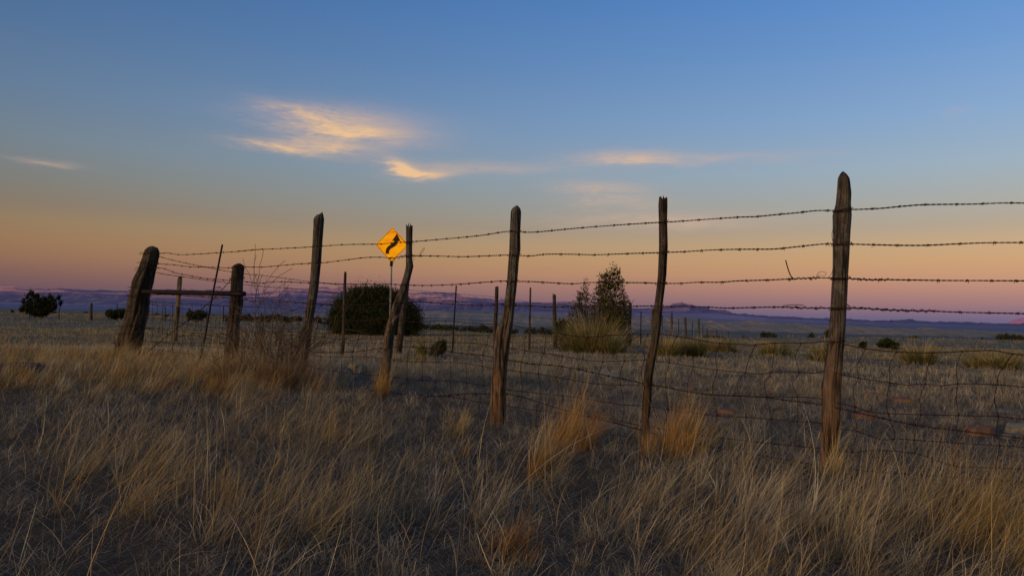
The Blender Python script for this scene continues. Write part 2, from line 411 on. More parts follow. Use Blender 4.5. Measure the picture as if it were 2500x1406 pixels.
PAL = {'straw': (.57, .45, .26), 'pale': (.66, .56, .41), 'grey': (.43, .385, .29), 'orange': (.54, .28, .09), 'rust': (.34, .22, .12), 'gold': (.60, .41, .15), 'green': (.18, .175, .055), 'blueg': (.37, .36, .31)}
def spread(azc, N, lo, hi):
    """random spots in the wedge in front of the camera"""
    r = np.sqrt(rng.uniform(lo * lo, hi * hi, N)); a = rng.uniform(azc[0], azc[1], N)
    return r * np.sin(a), r * np.cos(a), r, a
def fnoise(x, y, s, k=0): return wob(x, y, s, k)
def tufts(st, cx, cy, n_each, rad, Lm, Ls, leanm, leans, curlm, curls, w, cols, azm=None, azs=.6, K=5, wig=.15):
    """cx,cy: tuft centres; per-tuft arrays allowed"""
    T = len(cx)
    if T == 0: return
    n = np.broadcast_to(np.asarray(n_each), (T,)).astype(int); idx = np.repeat(np.arange(T), n); N = len(idx)
    f = lambda q: np.broadcast_to(np.asarray(q, dtype=float), (T,))[idx]
    rr = np.abs(rng.normal(size=N)) * f(rad); aa = rng.uniform(0, 2 * np.pi, N)
    x = np.asarray(cx)[idx] + rr * np.cos(aa); y = np.asarray(cy)[idx] + rr * np.sin(aa)
    ok = open_spot(x, y); idx = idx[ok]; x = x[ok]; y = y[ok]; aa = aa[ok]; N = len(idx)
    if N == 0: return
    z = ground(x, y) - 0.004
    L = np.clip(f(Lm) * (1 + rng.normal(size=N) * Ls), .02, None)
    if azm is None: a = np.arctan2(np.cos(aa), np.sin(aa)) + rng.normal(size=N) * azs
    else: a = f(azm) + rng.normal(size=N) * azs
    lean = np.abs(f(leanm) + rng.normal(size=N) * leans); curl = f(curlm) + rng.normal(size=N) * curls
    col = np.asarray(cols)[idx] * (1 + rng.normal(size=(N, 1)) * .28)
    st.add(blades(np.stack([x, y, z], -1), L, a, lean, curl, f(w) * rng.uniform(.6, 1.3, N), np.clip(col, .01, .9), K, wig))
FULL = (-.80, .78)
ROCKS = [(876, 8.7, .2), (845, 8.6, .16), (1045, 8.3, .15), (1492, 11.0, .25), (1777, 7.0, .13), (1905, 7.2, .09), (2205, 8.6, .16), (2112, 7.0, .15), (2390, 6.1, .19), (2480, 6.3, .17), (2470, 5.9, .14), (2460, 8.0, .2)]
def open_spot(x, y):
    m = np.ones(len(x), dtype=bool)
    for px, d, rad in ROCKS:
        c = W(px, hor(px), d); u = Vector((c.x, c.y)).normalized()
        for q in (0, .5, 1.0): m &= (x - c.x + u.x * q * (rad + .12)) ** 2 + (y - c.y + u.y * q * (rad + .12)) ** 2 > (rad * (1 - .25 * q)) ** 2
    return m
BARE = [(1080, 4.1, 1.0), (1300, 3.3, .65), (850, 3.7, .35), (1200, 2.8, .55), (1350, 4.3, .5), (900, 3.2, .35), (1000, 5.4, .7), (700, 3.5, .2), (1700, 4.1, .25), (1560, 3.6, .3), (380, 4.3, .3), (60, 3.4, .5), (560, 3.3, .2), (1950, 2.6, .12), (1700, 2.7, .2), (1250, 3.6, .55), (1000, 3.3, .45), (90, 2.8, .40), (150, 3.4, .35), (180, 5.6, .6), (60, 4.6, .45), (300, 5.0, .35), (1480, 4.2, .35), (1500, 2.9, .22), (1420, 2.6, .25), (2200, 6.5, .9), (2420, 6.3, .9), (2300, 5.2, .5), (1800, 6.6, .8), (1150, 2.7, .2), (650, 3.0, .18), (850, 6.0, .4), (2100, 3.6, .2), (1350, 6.8, .8), (1000, 7.6, .7)]
def keep(x, y, s, k, thr):
    v = fnoise(x, y, s, k) + rng.normal(size=len(x)) * .25 - thr
    for px, d, rad in BARE:
        c = W(px, hor(px), d); v = v - 1.5 * np.exp(-((x - c.x) ** 2 + (y - c.y) ** 2) / rad ** 2)
    return v > 0
def pal(names, N, pr=None):
    k = rng.choice(len(names), N, p=pr); return np.array([PAL[n] for n in names])[k] * (1 + rng.normal(size=(N, 1)) * .12)
WIND = math.pi / 2 + .1      # stems lodge towards +x
def inpx(x, y):
    return 1250 + F * np.asarray(x) / np.maximum(np.asarray(y), .3)

near = Stuff()
# litter and matted thatch
x, y, r, a = spread(FULL, 210000, 1.9, 11)
kp = (rng.uniform(size=len(x)) < np.clip(5.5 / r, .35, 1)) & open_spot(x, y); x, y, r = x[kp], y[kp], r[kp]; N = len(x)
near.add(blades(np.stack([x, y, ground(x, y) + rng.uniform(0, .025, N)], -1), rng.uniform(.04, .19, N), rng.uniform(0, 6.28, N), rng.uniform(1.1, 1.56, N), rng.normal(0, .35, N),
                rng.uniform(.001, .0026, N) * (1 + r * .06), pal(['grey', 'pale', 'blueg', 'rust'], N, [.42, .28, .2, .1]) * rng.uniform(.5, 1.15, (N, 1)), K=4, wig=.5))
# short curled clumps
x, y, r, a = spread(FULL, 4600, 1.9, 12)
kp = fnoise(x, y, 2.1, 0) + rng.normal(size=len(x)) * .3 > -.45; x, y, r = x[kp], y[kp], r[kp]; T = len(x)
tufts(near, x, y, np.clip(42 - r * 2, 20, 40), rng.uniform(.02, .06, T), rng.uniform(.04, .11, T), .35, .55, .4, .9, .9, .0014 + r * .0002, pal(['grey', 'blueg', 'pale', 'straw'], T, [.32, .14, .28, .26]), wig=.35)
# medium straw tufts, lodged to the right
x, y, r, a = spread(FULL, 1300, 1.9, 11.5)
pxx = inpx(x, y)
kp = keep(x, y, 2.7, 3, .22); x, y, r, pxx = x[kp], y[kp], r[kp], pxx[kp]; T = len(x)
tufts(near, x, y, np.clip(50 - r * 3, 18, 42), rng.uniform(.012, .035, T), rng.uniform(.07, .19, T), .4, .55, .32, .5, .7, .0013 + r * .00018,
      pal(['straw', 'gold', 'grey', 'orange', 'pale'], T, [.36, .16, .24, .10, .14]), azm=WIND + rng.normal(size=T) * .6, azs=.95, wig=.3)
# tall seed stems
x, y, r, a = spread(FULL, 700, 1.9, 10.5)
kp = keep(x, y, 1.9, 5, .25); x, y, r = x[kp], y[kp], r[kp]; T = len(x)
tufts(near, x, y, 9, .06, rng.uniform(.20, .40, T), .3, .56, .26, .25, .45, .0016 + r * .00018, pal(['straw', 'pale', 'gold'], T, [.5, .25, .25]), azm=WIND + rng.normal(size=T) * .5, azs=.6, K=6)
# broad bent dead leaves and stalks close by
x, y, r, a = spread(FULL, 420, 1.9, 5.0); T = len(x)
tufts(near, x, y, 3, .03, rng.uniform(.14, .40, T), .3, .55, .35, .9, .8, .0028, pal(['pale', 'straw', 'gold'], T, [.5, .35, .15]) * 1.05, azm=WIND + rng.normal(size=T) * 1.2, azs=.8, K=7, wig=.4)
# patches placed where the growth is thick: (px, depth, radius, tufts, height, palette)
PATCH = [(330, 3.6, .40, 26, .46, 'straw'), (420, 3.0, .35, 20, .42, 'gold'), (640, 4.4, .5, 26, .42, 'straw'), (820, 4.6, .45, 22, .36, 'straw'), (560, 5.8, .7, 34, .40, 'straw'), (380, 6.6, .7, 40, .40, 'orange'),
         (470, 7.2, .6, 30, .36, 'straw'), (680, 6.4, .5, 26, .34, 'orange'), (950, 3.6, .3, 14, .34, 'straw'), (1150, 3.0, .3, 14, .36, 'pale'), (1250, 2.6, .12, 5, .20, 'orange'),
         (1900, 3.1, .38, 36, .36, 'pale'), (2000, 3.5, .4, 24, .34, 'straw'), (1700, 3.5, .35, 18, .38, 'straw'), (2400, 3.1, .35, 34, .44, 'gold'), (2470, 2.8, .3, 30, .46, 'gold'), (2250, 3.5, .4, 24, .42, 'straw'),
         (1850, 2.6, .25, 22, .30, 'gold'), (1600, 2.9, .25, 14, .3, 'straw'), (2080, 2.7, .3, 26, .34, 'straw'), (1780, 4.1, .4, 14, .34, 'straw'), (850, 3.0, .3, 16, .40, 'straw'), (700, 2.8, .3, 16, .38, 'straw'), (240, 5.4, .5, 18, .32, 'straw'),
         (2180, 3.1, .3, 24, .36, 'straw'), (1440, 3.4, .3, 9, .34, 'straw')]
for px, d, rad, n, h, pc in PATCH:
    n = max(4, int(n * .7)); rad *= .85; h *= .72 if d < 5 else .52
    c = on_ground(px, d)
    cx = c.x + rng.normal(size=n) * rad * .6; cy = c.y + rng.normal(size=n) * rad * .6
    tufts(near, cx, cy, 30, .04, h * rng.uniform(.5, 1.15, n), .35, .6, .28, .35, .5, .0013 + d * .00018, pal([pc, 'straw', 'grey'], n, [.6, .28, .12]), azm=WIND + rng.normal(size=n) * .35, azs=.6, K=6, wig=.3)
# berm on the left: tall tawny grass
x, y, r, a = spread((-.82, -.30), 1500, 6.6, 10.6)
kp = (inpx(x, y) < 700) & (rng.uniform(size=len(x)) < np.clip((700 - inpx(x, y)) / 260 + .15, 0, 1)); x, y, r = x[kp], y[kp], r[kp]; T = len(x)
tufts(near, x, y, 30, .06, rng.uniform(.07, .17, T), .25, .42, .2, .4, .35, .0034, pal(['straw', 'gold', 'orange', 'pale'], T, [.38, .3, .2, .12]), azm=WIND + rng.normal(size=T) * .35, azs=.6)
tag(put("dry_grass", near.mesh("dry_grass", M_grass)), "tangled straw and tan dry grass leaning over in the foreground", "grass", kind="stuff")

field = Stuff()
x, y, r, a = spread((-.78, .76), 9000, 9.5, 20)
kp = fnoise(x, y, .9, 1) + rng.normal(size=len(x)) * .25 > -.3; x, y, r = x[kp], y[kp], r[kp]; T = len(x)
tufts(field, x, y, 14, .08, rng.uniform(.05, .12, T), .3, .42, .3, .5, .5, .0022 + r * .0003, pal(['grey', 'blueg', 'straw', 'pale'], T, [.34, .22, .24, .20]) * .95, K=4)
x, y, r, a = spread((-.76, .74), 11000, 19, 48)
kp = keep(x, y, .35, 2, -.7); x, y, r = x[kp], y[kp], r[kp]; T = len(x)
tufts(field, x, y, 11, .22, rng.uniform(.05, .12, T), .3, .45, .3, .4, .4, .003 + r * .0003, pal(['straw', 'gold', 'grey', 'green', 'blueg'], T, [.38, .16, .24, .14, .08]) * .95, K=3)
x, y, r, a = spread((-.76, .74), 19000, 44, 230)
ed = np.interp(a, E_X, E_D); kp = keep(x, y, .12, 2, -.5) & (r < ed * 1.02); x, y, r = x[kp], y[kp], r[kp]; T = len(x)
tufts(field, x, y, 6, .35, rng.uniform(.09, .19, T), .3, .4, .25, .3, .3, .010 + r * .0003, pal(['straw', 'gold', 'green', 'grey'], T, [.36, .18, .30, .16]) * .95, K=3)
tag(put("field_grass", field.mesh("field_grass", M_grass)), "short grey and straw grass covering the flat field beyond the fence", "grass", kind="stuff")

# single clumps one can point to
def clump(name, px, d, h, rad, n, cols, label, group=None, lean=.45, cat="grass tuft", w=.004, wind=0, K=5, pr=None):
    c = on_ground(px, d); st = Stuff()
    T = max(1, n // 30); ar = rng.uniform(0, 6.28, T); rr = rad * np.sqrt(rng.uniform(0, 1, T)) * .75
    cx = c.x + rr * np.cos(ar); cy = c.y + rr * np.sin(ar)
    k = 1 - (.7 if rad > .3 else .45) * (rr / max(rad, .01)) ** 2
    az_out = np.arctan2(cx - c.x + wind * rad, cy - c.y)
    tufts(st, cx, cy, 30, rad * .12, h * k * rng.uniform(.45, 1.12, T), .28, lean * (.4 + rr / max(rad, .01)), .2, .45, .35, w, pal(cols, T, pr), azm=az_out, azs=.8, K=K)
    o = put(name, st.mesh(name, M_grass)); return tag(o, label, cat, group)
for a_ in [
    ("grass_tuft", 935, 6.5, .34, .09, 260, ['orange', 'gold', 'straw'], "orange dry grass tuft at the foot of the crooked bent post", .25),
    ("grass_tuft", 1328, 3.95, .30, .16, 420, ['orange', 'rust', 'straw'], "rusty orange grass tuft in the bare patch right of the split centre post", .5),
    ("grass_tuft", 1400, 4.7, .40, .20, 620, ['orange', 'straw', 'gold'], "wide orange and straw tuft sweeping right between centre post and slim post", .5),
    ("grass_tuft", 1660, 4.55, .36, .17, 640, ['orange', 'gold', 'rust'], "bright orange grass tuft just right of the slim ragged post", .4),
    ("grass_tuft", 1578, 4.55, .26, .07, 220, ['orange', 'gold'], "narrow orange tuft wrapping the foot of the slim ragged post", .25),
    ("grass_tuft", 815, 4.6, .20, .10, 240, ['orange', 'rust'], "small orange brown tuft in the dark hollow below the crooked post", .5),
    ("grass_tuft", 1120, 5.1, .22, .12, 260, ['straw', 'gold'], "fan shaped straw tuft left of the foot of the split centre post", .6),
    ("grass_tuft", 2045, 4.0, .30, .09, 260, ['straw', 'gold'], "straw tuft hugging the foot of the tallest pointed post", .3),
    ("grass_tuft", 1240, 2.75, .16, .09, 260, ['orange', 'rust'], "compact orange brown tuft lowest in the middle of the foreground", .7),
    ("grass_tuft", 300, 8.2, .30, .18, 420, ['orange', 'gold', 'straw'], "tawny tuft against the base of the leaning bark covered post", .4),
    ("grass_tuft", 1140, 4.35, .12, .05, 120, ['orange', 'rust'], "tiny upright orange tuft on bare soil below the centre post", .4),
]:
    clump(*a_[:8], lean=a_[8], group="orange dry tufts along the fence", wind=.8, w=.0022)
BG = [(1452, 20, 1.0, .95, 4200, "largest green and gold bunchgrass clump in front of the tall juniper"),
      (1625, 19.5, .62, .42, 1500, "bunchgrass clump right of the slim ragged post, second along the row"),
      (1690, 20.5, .62, .50, 1700, "dull green bunchgrass clump between slim post and faded brown clump"),
      (1762, 26, .62, .62, 1500, "olive bunchgrass clump standing behind the two clumps right of slim post"),
      (1895, 24, .55, .62, 1300, "reddish olive bunchgrass clump left of the tallest pointed post"),
      (2008, 19.5, .55, .42, 1200, "pale bunchgrass clump just left of the tallest pointed post"),
      (2240, 20, .62, .48, 1600, "upright yellow green bunchgrass clump right of the tallest pointed post"),
      (2425, 18.5, .52, .78, 2400, "wide low bunchgrass clump near the right edge of the field"),
      (1005, 12.6, .20, .35, 500, "grey brown low grass clump at the foot of the far post behind crooked post"),
      (1050, 15.2, .45, .22, 500, "straw coloured upright clump left of the small dark bush")]
for px, d, h, rad, n, lab in BG:
    clump("bunchgrass", px, d, h, rad, n, ['green', 'gold', 'straw'], lab, "bunchgrass clumps beyond the fence", lean=.5, cat="bunchgrass", w=.009, pr=[.62, .2, .18])

# ------------------------------------------------------------------ the near fence
def resample(pts, step):
    """smooth curve through the points (Catmull-Rom), even spacing"""
    P = [Vector(p) for p in pts]; out = []
    for i in range(len(P) - 1):
        p0 = P[max(i - 1, 0)]; p1 = P[i]; p2 = P[i + 1]; p3 = P[min(i + 2, len(P) - 1)]
        n = max(2, int((p2 - p1).length / step))
        for k in range(n):
            t = k / n
            out.append(0.5 * ((2 * p1) + (p2 - p0) * t + (2 * p0 - 5 * p1 + 4 * p2 - p3) * t * t + (3 * p1 - p0 - 3 * p2 + p3) * t ** 3))
    out.append(P[-1]); return out
def barbed(mb, pts, rad=.0021, hel=.0024, pitch=.055, gap=.125, step=.011, barbs=True, seed=0):
    C = resample(pts, step); n = len(C); s1 = []; s2 = []; acc = 0; nb = .03 + random.random() * .08
    for i, p in enumerate(C):
        t = (C[min(i + 1, n - 1)] - C[max(i - 1, 0)]).normalized()
        a = t.cross(Vector((0, 0, 1)))
        a = a.normalized() if a.length > 1e-3 else Vector((1, 0, 0)); b2 = t.cross(a)
        if i: acc += (p - C[i - 1]).length
        an = acc / pitch * 2 * math.pi
        o = (a * math.cos(an) + b2 * math.sin(an)) * hel
        s1.append(p + o); s2.append(p - o)
        if barbs and acc > nb:
            nb = acc + gap * random.uniform(.8, 1.2)
            ring = []
            for k in range(11):
                q = k / 10; an2 = q * 4 * math.pi + seed
                ring.append(p + t * (q - .5) * .012 + (a * math.cos(an2) + b2 * math.sin(an2)) * (hel + rad * 1.6))
            mb.tube(ring, rad * .8, 4)
            for e in (0, 1):
                base = ring[0 if e == 0 else -1]
                an3 = random.uniform(0, 6.28); dr = (a * math.cos(an3) + b2 * math.sin(an3)) + t * random.uniform(-.5, .5)
                mb.tube([base - dr * .006, base + dr * .005, base + dr * .014], [rad * .8, rad * .7, rad * .15], 4)
    mb.tube(s1, rad, 4); mb.tube(s2, rad, 4)
def fpts(px_pts, dfun, off=0.0):
    return [W(x, y, dfun(x) - off) for x, y in px_pts]

fence = empty("wire_fence", on_ground(1216, 5.64))
tag(fence, "near ranch fence of crooked wooden posts with barbed and woven wire crossing the foreground", "fence")

def post(name, outline, depth, parent, mat, top='flat', rough=.10, n=44, label=None, lean_d=0.0, rings=.02, seed=0, grain=1.0):
    """outline: (px, py, half width in px) from top to below the ground"""
    xs = [(W(a, b_, depth + lean_d * i / len(outline)), c * depth / F) for i, (a, b_, c) in enumerate(outline)]
    pts = [p for p, _ in xs]; rd = [r for _, r in xs]
    cum = [0]
    for i in range(1, len(pts)): cum.append(cum[-1] + (pts[i] - pts[i - 1]).length)
    m = max(8, int(cum[-1] / rings)); mb = MB(); vs = []
    rmax = max(rd)
    for j in range(m + 1):
        s = cum[-1] * j / m
        c = Vector([float(np.interp(s, cum, [p[k] for p in pts])) for k in range(3)]); r = float(np.interp(s, cum, rd))
        for k in range(n):
            an = 2 * math.pi * k / n
            u = Vector((math.cos(an), math.sin(an), 0))
            g = mnoise.noise(Vector((u.x * 2.2 * grain + seed, u.y * 2.2 * grain, s * 1.3))) * 1.4 + mnoise.noise(Vector((u.x * 6 * grain, u.y * 6 * grain + seed, s * 2.6))) * .9 + mnoise.noise(Vector((u.x * 14, u.y * 14 + seed, s * 5))) * .5
            gr = mnoise.noise(Vector((u.x * 5.5 * grain + seed * 2.1, u.y * 5.5 * grain, s * .55 + seed))); cr_ = max(0, 1 - abs(gr) * 9) if n > 18 else 0
            rr = r * (1 + rough * g * 1.15 - (.24 + rough * .6) * cr_)
            v = c + u * rr
            if j == 0:
                v = pts[0] + u * rr * (1.0 if top in ('flat', 'ragged') else .55)
                if top == 'ragged': v.z += r * (mnoise.noise(Vector((u.x * 3.3 + seed, u.y * 3.3, 5))) * 1.6)
                if top == 'slant': v.z += u.x * r * .7
            vs.append(v)
    fs = []
    for j in range(m):
        for k in range(n):
            k2 = (k + 1) % n; fs.append((j * n + k, (j + 1) * n + k, (j + 1) * n + k2, j * n + k2))
    mb.add(vs, fs)
    tc = sum((Vector(v) for v in vs[:n]), Vector()) / n
    if top == 'ragged': tc.z -= r * .0 + rd[0] * .5
    k0 = len(mb.v); mb.v.append(tuple(tc))
    for k in range(n): mb.f.append((k, (k + 1) % n, k0))
    o = mb.build(name, mat, parent, smooth=True)
    if label: o["label"] = label
    return o
OA = [(372, 601, 5), (373, 604, 10), (371, 612, 15), (370, 625, 17), (360, 660, 17.5), (351, 689, 22), (343, 716, 21.5), (335, 762, 24), (321, 807, 25), (308, 853, 28), (298, 905, 29)]
OB = [(584, 643, 6), (583, 647, 11), (582, 652, 14.5), (579, 680, 15), (577, 716, 15.5), (577, 739, 16.5), (570, 785, 14.5), (568, 830, 15.5), (562, 871, 15.5), (559, 910, 16)]
OC = [(784, 521, 5), (780, 527, 9), (778, 535, 12.5), (774, 601, 11.5), (771.5, 642, 11.5), (767, 696, 11), (760, 742, 11), (753.5, 785, 11.5), (740.5, 856, 14), (733.5, 891, 13), (729, 925, 13)]
OD = [(999, 553, 8), (998.5, 600, 7.5), (998.5, 630, 7.5), (1000, 650, 9), (994, 675, 8.5), (983, 713, 10), (971, 742, 11.5), (961, 777, 12), (952, 802, 12), (946, 856, 12), (939.5, 909, 12.5), (935, 945, 13), (931, 995, 13)]
OE = [(1262, 502, 3), (1261, 507, 8), (1260, 516, 12), (1257.5, 571, 12.5), (1257, 610, 14), (1253.5, 642, 13), (1250, 688, 12.5), (1243, 749, 13), (1236, 792, 15.5), (1225, 851, 17), (1220, 896, 17), (1217, 942, 18), (1216, 988, 19), (1216, 1033, 19.5), (1216, 1080, 20)]
OF = [(1619, 485, 10), (1618.5, 500, 11), (1619, 540, 10), (1619.5, 600, 10.5), (1616.5, 671, 10.5), (1608, 742, 10), (1603.5, 796, 10), (1595.5, 849, 10), (1588, 885, 10.5), (1583, 920, 10), (1580, 973, 10), (1577, 1027, 8.5), (1574, 1105, 9)]
OG = [(2058, 419, 2.5), (2059, 426, 8), (2060, 436, 13), (2061, 471, 16), (2059, 500, 17), (2056, 525, 21), (2055, 560, 19.5), (2053.5, 613, 18.5), (2051.5, 667, 17.5), (2049, 720, 18), (2045, 791, 18), (2041.5, 827, 18.5), (2036.5, 878, 20.5), (2030, 949, 22), (2029, 1020, 21), (2025.5, 1091, 19.5), (2022, 1190, 20)]
post("corner_post", OA, 8.64, fence, M_bark, 'round', .15, 52, "thick bark covered corner post leaning right", seed=1, rings=.018)
post("brace_post", OB, 8.0, fence, M_bark, 'round', .08, 52, "short stout post holding the end of the rusty rail", seed=2)
post("post", OC, 7.31, fence, M_wood, 'slant', .06, 52, "straight grey post with slanted top leaning right", seed=3)
post("post", OD, 6.69, fence, M_wood, 'ragged', .08, 52, "crooked post bent like a knee beside the yellow sign", seed=4)
post("post", OE, 5.64, fence, M_wood, 'round', .10, 52, "cracked orange brown centre post widening at a knot", seed=5)
post("post", OF, 4.87, fence, M_bark, 'ragged', .10, 52, "slim ragged topped post with peeling edge", seed=6, rings=.012)
post("post", OG, 4.2, fence, M_wood, 'round', .055, 52, "tallest post with a pointed top nearest the camera", seed=7, rings=.012)
# stub of a split branch grown beside the centre post and the crooked post
post("post_spur", [(1228, 786, 3), (1222, 794, 8), (1218, 815, 9), (1214, 850, 9), (1214, 900, 8)], 5.60, fence, M_wood, 'ragged', .12, 14, seed=9)
post("post_spur", [(970, 770, 4), (958, 790, 7), (947, 815, 7), (943, 850, 6)], 6.62, fence, M_wood, 'ragged', .1, 12, seed=10)

W1 = [(372, 620), (388, 619), (410, 618), (435, 621.6), (469, 621), (510, 618.7), (542, 616.4), (567, 615), (590, 613), (624, 609.6), (660, 608), (689, 606.7), (760, 603), (785, 601), (849, 597), (920, 596), (963, 593), (991, 591), (1013, 589.6), (1080, 584), (1169, 575.4), (1240, 565), (1269, 566.5), (1310, 566.5), (1400, 558), (1500, 550), (1610, 543), (1650, 541), (1720, 536), (1800, 530.6), (1846, 529), (1892, 524.5), (1942, 520), (1992, 514.5), (2031, 514), (2077, 512), (2141, 509.6), (2202, 504), (2259, 500), (2376, 498.5), (2440, 496), (2500, 496), (2640, 497)]
W2 = [(370, 643), (384, 643.7), (403, 645), (419, 646), (437, 648), (456, 650.5), (476, 652), (501, 652), (533, 653), (565, 654), (599, 651.7), (633, 652), (660, 650.5), (721, 645), (756, 643), (785, 642), (845, 634.5), (892, 628.8), (931, 628), (959, 630), (988, 625), (1007, 624.5), (1062, 625), (1130, 626.6), (1190, 624.5), (1240, 622.7), (1272, 624), (1300, 624.5), (1335, 620.6), (1410, 621), (1452, 622), (1538, 619), (1605, 617), (1634, 616), (1680, 614), (1730, 610.7), (1783, 609), (1840, 608.5), (1889, 608), (1942, 602.8), (1999, 596.7), (2031, 595), (2074, 596), (2127, 597.4), (2191, 599), (2259, 599), (2333, 595.7), (2405, 593), (2500, 592), (2640, 589)]
W3 = [(360, 654), (377, 654), (401, 655.8), (426, 665.3), (458, 672), (499, 679.4), (533, 682.4), (565, 684.7), (597, 687.4), (626, 691), (644, 691), (671, 687.5), (742, 690), (778, 690.3), (827, 692.8), (902, 694), (955, 694), (991, 695.6), (1044, 696.7), (1116, 694), (1187, 688.5), (1237, 685.7), (1265, 687), (1300, 687.5), (1392, 692.5), (1449, 689.6), (1556, 690), (1605, 691.4), (1655, 691.8), (1705, 689), (1755, 689), (1805, 685.5), (1864, 684), (1931, 681), (1999, 678.5), (2031, 679), (2070, 679.6), (2120, 682.8), (2170, 682.8), (2291, 684.6), (2369, 685), (2500, 685.6), (2640, 686)]
W4 = [(350, 722), (400, 719), (470, 723), (540, 727), (593, 730), (612, 735), (633, 735.4), (660, 735.5), (742, 740), (778, 743.7), (813, 744.7), (880, 744), (950, 740), (991, 737.6), (1034, 736.6), (1098, 742), (1187, 745.5), (1228, 742.5), (1258, 745), (1300, 747), (1349, 750), (1395, 748), (1449, 747.6), (1502, 748.7), (1580, 747), (1616, 748), (1673, 747.6), (1726, 749.4), (1776, 752), (1840, 750.5), (1906, 749.5), (1942, 750.4), (1978, 752), (2028, 752), (2065, 753), (2102, 752), (2138, 754.7), (2191, 757.5), (2273, 759.3), (2333, 761.8), (2405, 763.6), (2500, 765.7), (2640, 770)]
W5 = [(335, 798), (349, 800.7), (380, 807.5), (408, 815.5), (437, 820), (478, 819), (505, 827), (544, 839), (587, 848.5), (660, 852), (720, 855), (750, 858), (779, 859.6), (813, 860), (847, 859), (881, 857), (916, 851.6), (938, 849), (961, 847.5), (1006, 847), (1061, 851), (1102, 859), (1147, 864.7), (1179, 867), (1216, 876), (1238, 877.8), (1275, 884.5), (1303, 889), (1353, 892), (1413, 902), (1463, 913), (1513, 923), (1573, 936), (1591, 939.7), (1627, 945), (1677, 955), (1733, 963), (1805, 966.4), (1869, 970), (1924, 977.5), (1978, 983.5), (2049, 997), (2120, 1013), (2237, 1038), (2333, 1050), (2440, 1063), (2500, 1070), (2640, 1088)]
W6 = [(925, 977), (947, 976), (988, 975.7), (1015, 972.7), (1056, 968), (1102, 964.8), (1143, 960.7), (1170, 961), (1204, 962.5), (1238, 961.5), (1284, 971.6), (1320, 983), (1360, 995), (1413, 1012), (1456, 1021.6), (1502, 1032), (1566, 1050), (1596, 1058), (1668, 1076), (1724, 1088), (1848, 1110), (2000, 1136), (2100, 1148), (2260, 1160), (2380, 1168), (2500, 1176), (2640, 1190)]
def front(px):
    """wires run on the camera's side of the posts"""
    d = fence_d(px); bump_ = 0
    for cx, hw in ((370, 17), (578, 15), (772, 12), (985, 12), (1250, 15), (1610, 11), (2050, 20)):
        bump_ = max(bump_, math.exp(-((px - cx) / 90) ** 2) * (hw / F * d))
    return d - bump_ * 1.12 - .004
LAB = ["top strand of the near fence's barbed wire", "second strand of barbed wire, with a knotted splice at the crooked post", "third strand of barbed wire, with a stray end beside the tallest post",
       "fourth strand of barbed wire, heavily spliced beside the tallest post", "slack sagging strand of barbed wire laid over the woven wire", "lowest sagging strand of barbed wire near the ground"]
for i, w_ in enumerate((W1, W2, W3, W4, W5, W6)):
    mb = MB(); barbed(mb, fpts(w_, front), seed=i, rad=.0023 if i < 4 else .0021, hel=.0026 if i < 4 else .0024)
    # wrap round the corner post
    o = mb.build("barbed_wire", M_wire, fence); o["label"] = LAB[i]

# woven wire: line wires and wavy stays
H0 = [(362, 739), (380, 746), (396, 746), (405, 743.4), (424, 749.5), (453, 754), (476, 762), (510, 766.6), (533, 768), (560, 768), (597, 772), (624, 775.5), (664, 775.7), (742, 776), (765, 777.7), (802, 782), (850, 784), (900, 782), (952, 780), (977, 783), (1009, 786), (1052, 784.6), (1091, 783.5), (1141, 788), (1187, 791), (1212, 791), (1251, 793), (1296, 806), (1331, 810.6), (1360, 812.7), (1381, 817), (1435, 823), (1502, 817.7), (1584, 816), (1605, 815), (1655, 821), (1709, 830.5), (1755, 837.6), (1805, 840), (1843, 841.3), (1896, 837), (1956, 837.7), (2035, 833.4), (2063, 841), (2113, 851), (2189, 859), (2277, 861), (2348, 858), (2422, 855.5), (2472, 863.6), (2500, 866.5), (2640, 878)]
H1 = [(352, 775), (405, 780), (437, 788), (469, 794), (510, 798), (560, 805), (588, 811), (624, 813), (700, 818), (754, 821), (768, 822), (793, 824), (818, 827.7), (847, 828.4), (863, 833.4), (876, 827.7), (904, 826), (938, 827.7), (961, 829), (1004, 833), (1038, 834.6), (1070, 834), (1109, 835.8), (1150, 837), (1188, 842), (1206, 847.6), (1241, 850), (1282, 856), (1328, 862), (1378, 870), (1420, 877.5), (1470, 882), (1524, 881), (1577, 878.5), (1602, 882.8), (1634, 885.7), (1693, 895), (1751, 903), (1819, 910), (1858, 913.5), (1883, 909.5), (1953, 909), (1990, 911), (2020, 904.5), (2054, 914), (2095, 923), (2172, 934), (2213, 939.4), (2259, 936.6), (2298, 942), (2337, 936.8), (2433, 939), (2500, 944.7), (2640, 955)]
H2 = [(346, 800), (400, 806), (470, 812), (555, 826), (590, 832), (660, 842), (740, 862), (784, 870), (831, 872), (865, 871), (896, 871), (934, 874), (970, 880), (1011, 883.5), (1063, 884), (1100, 884.5), (1138, 887), (1178, 894), (1204, 899), (1239, 903.5), (1271, 907.7), (1314, 913), (1358, 921), (1406, 929), (1460, 937), (1515, 939.7), (1573, 939), (1627, 946), (1677, 956), (1744, 963), (1805, 966), (1871, 968.6), (1946, 969), (2010, 974), (2049, 984.6), (2090, 993.5), (2127, 1006), (2168, 1009), (2248, 1012), (2341, 1014), (2440, 1016.6), (2500, 1024), (2640, 1036)]
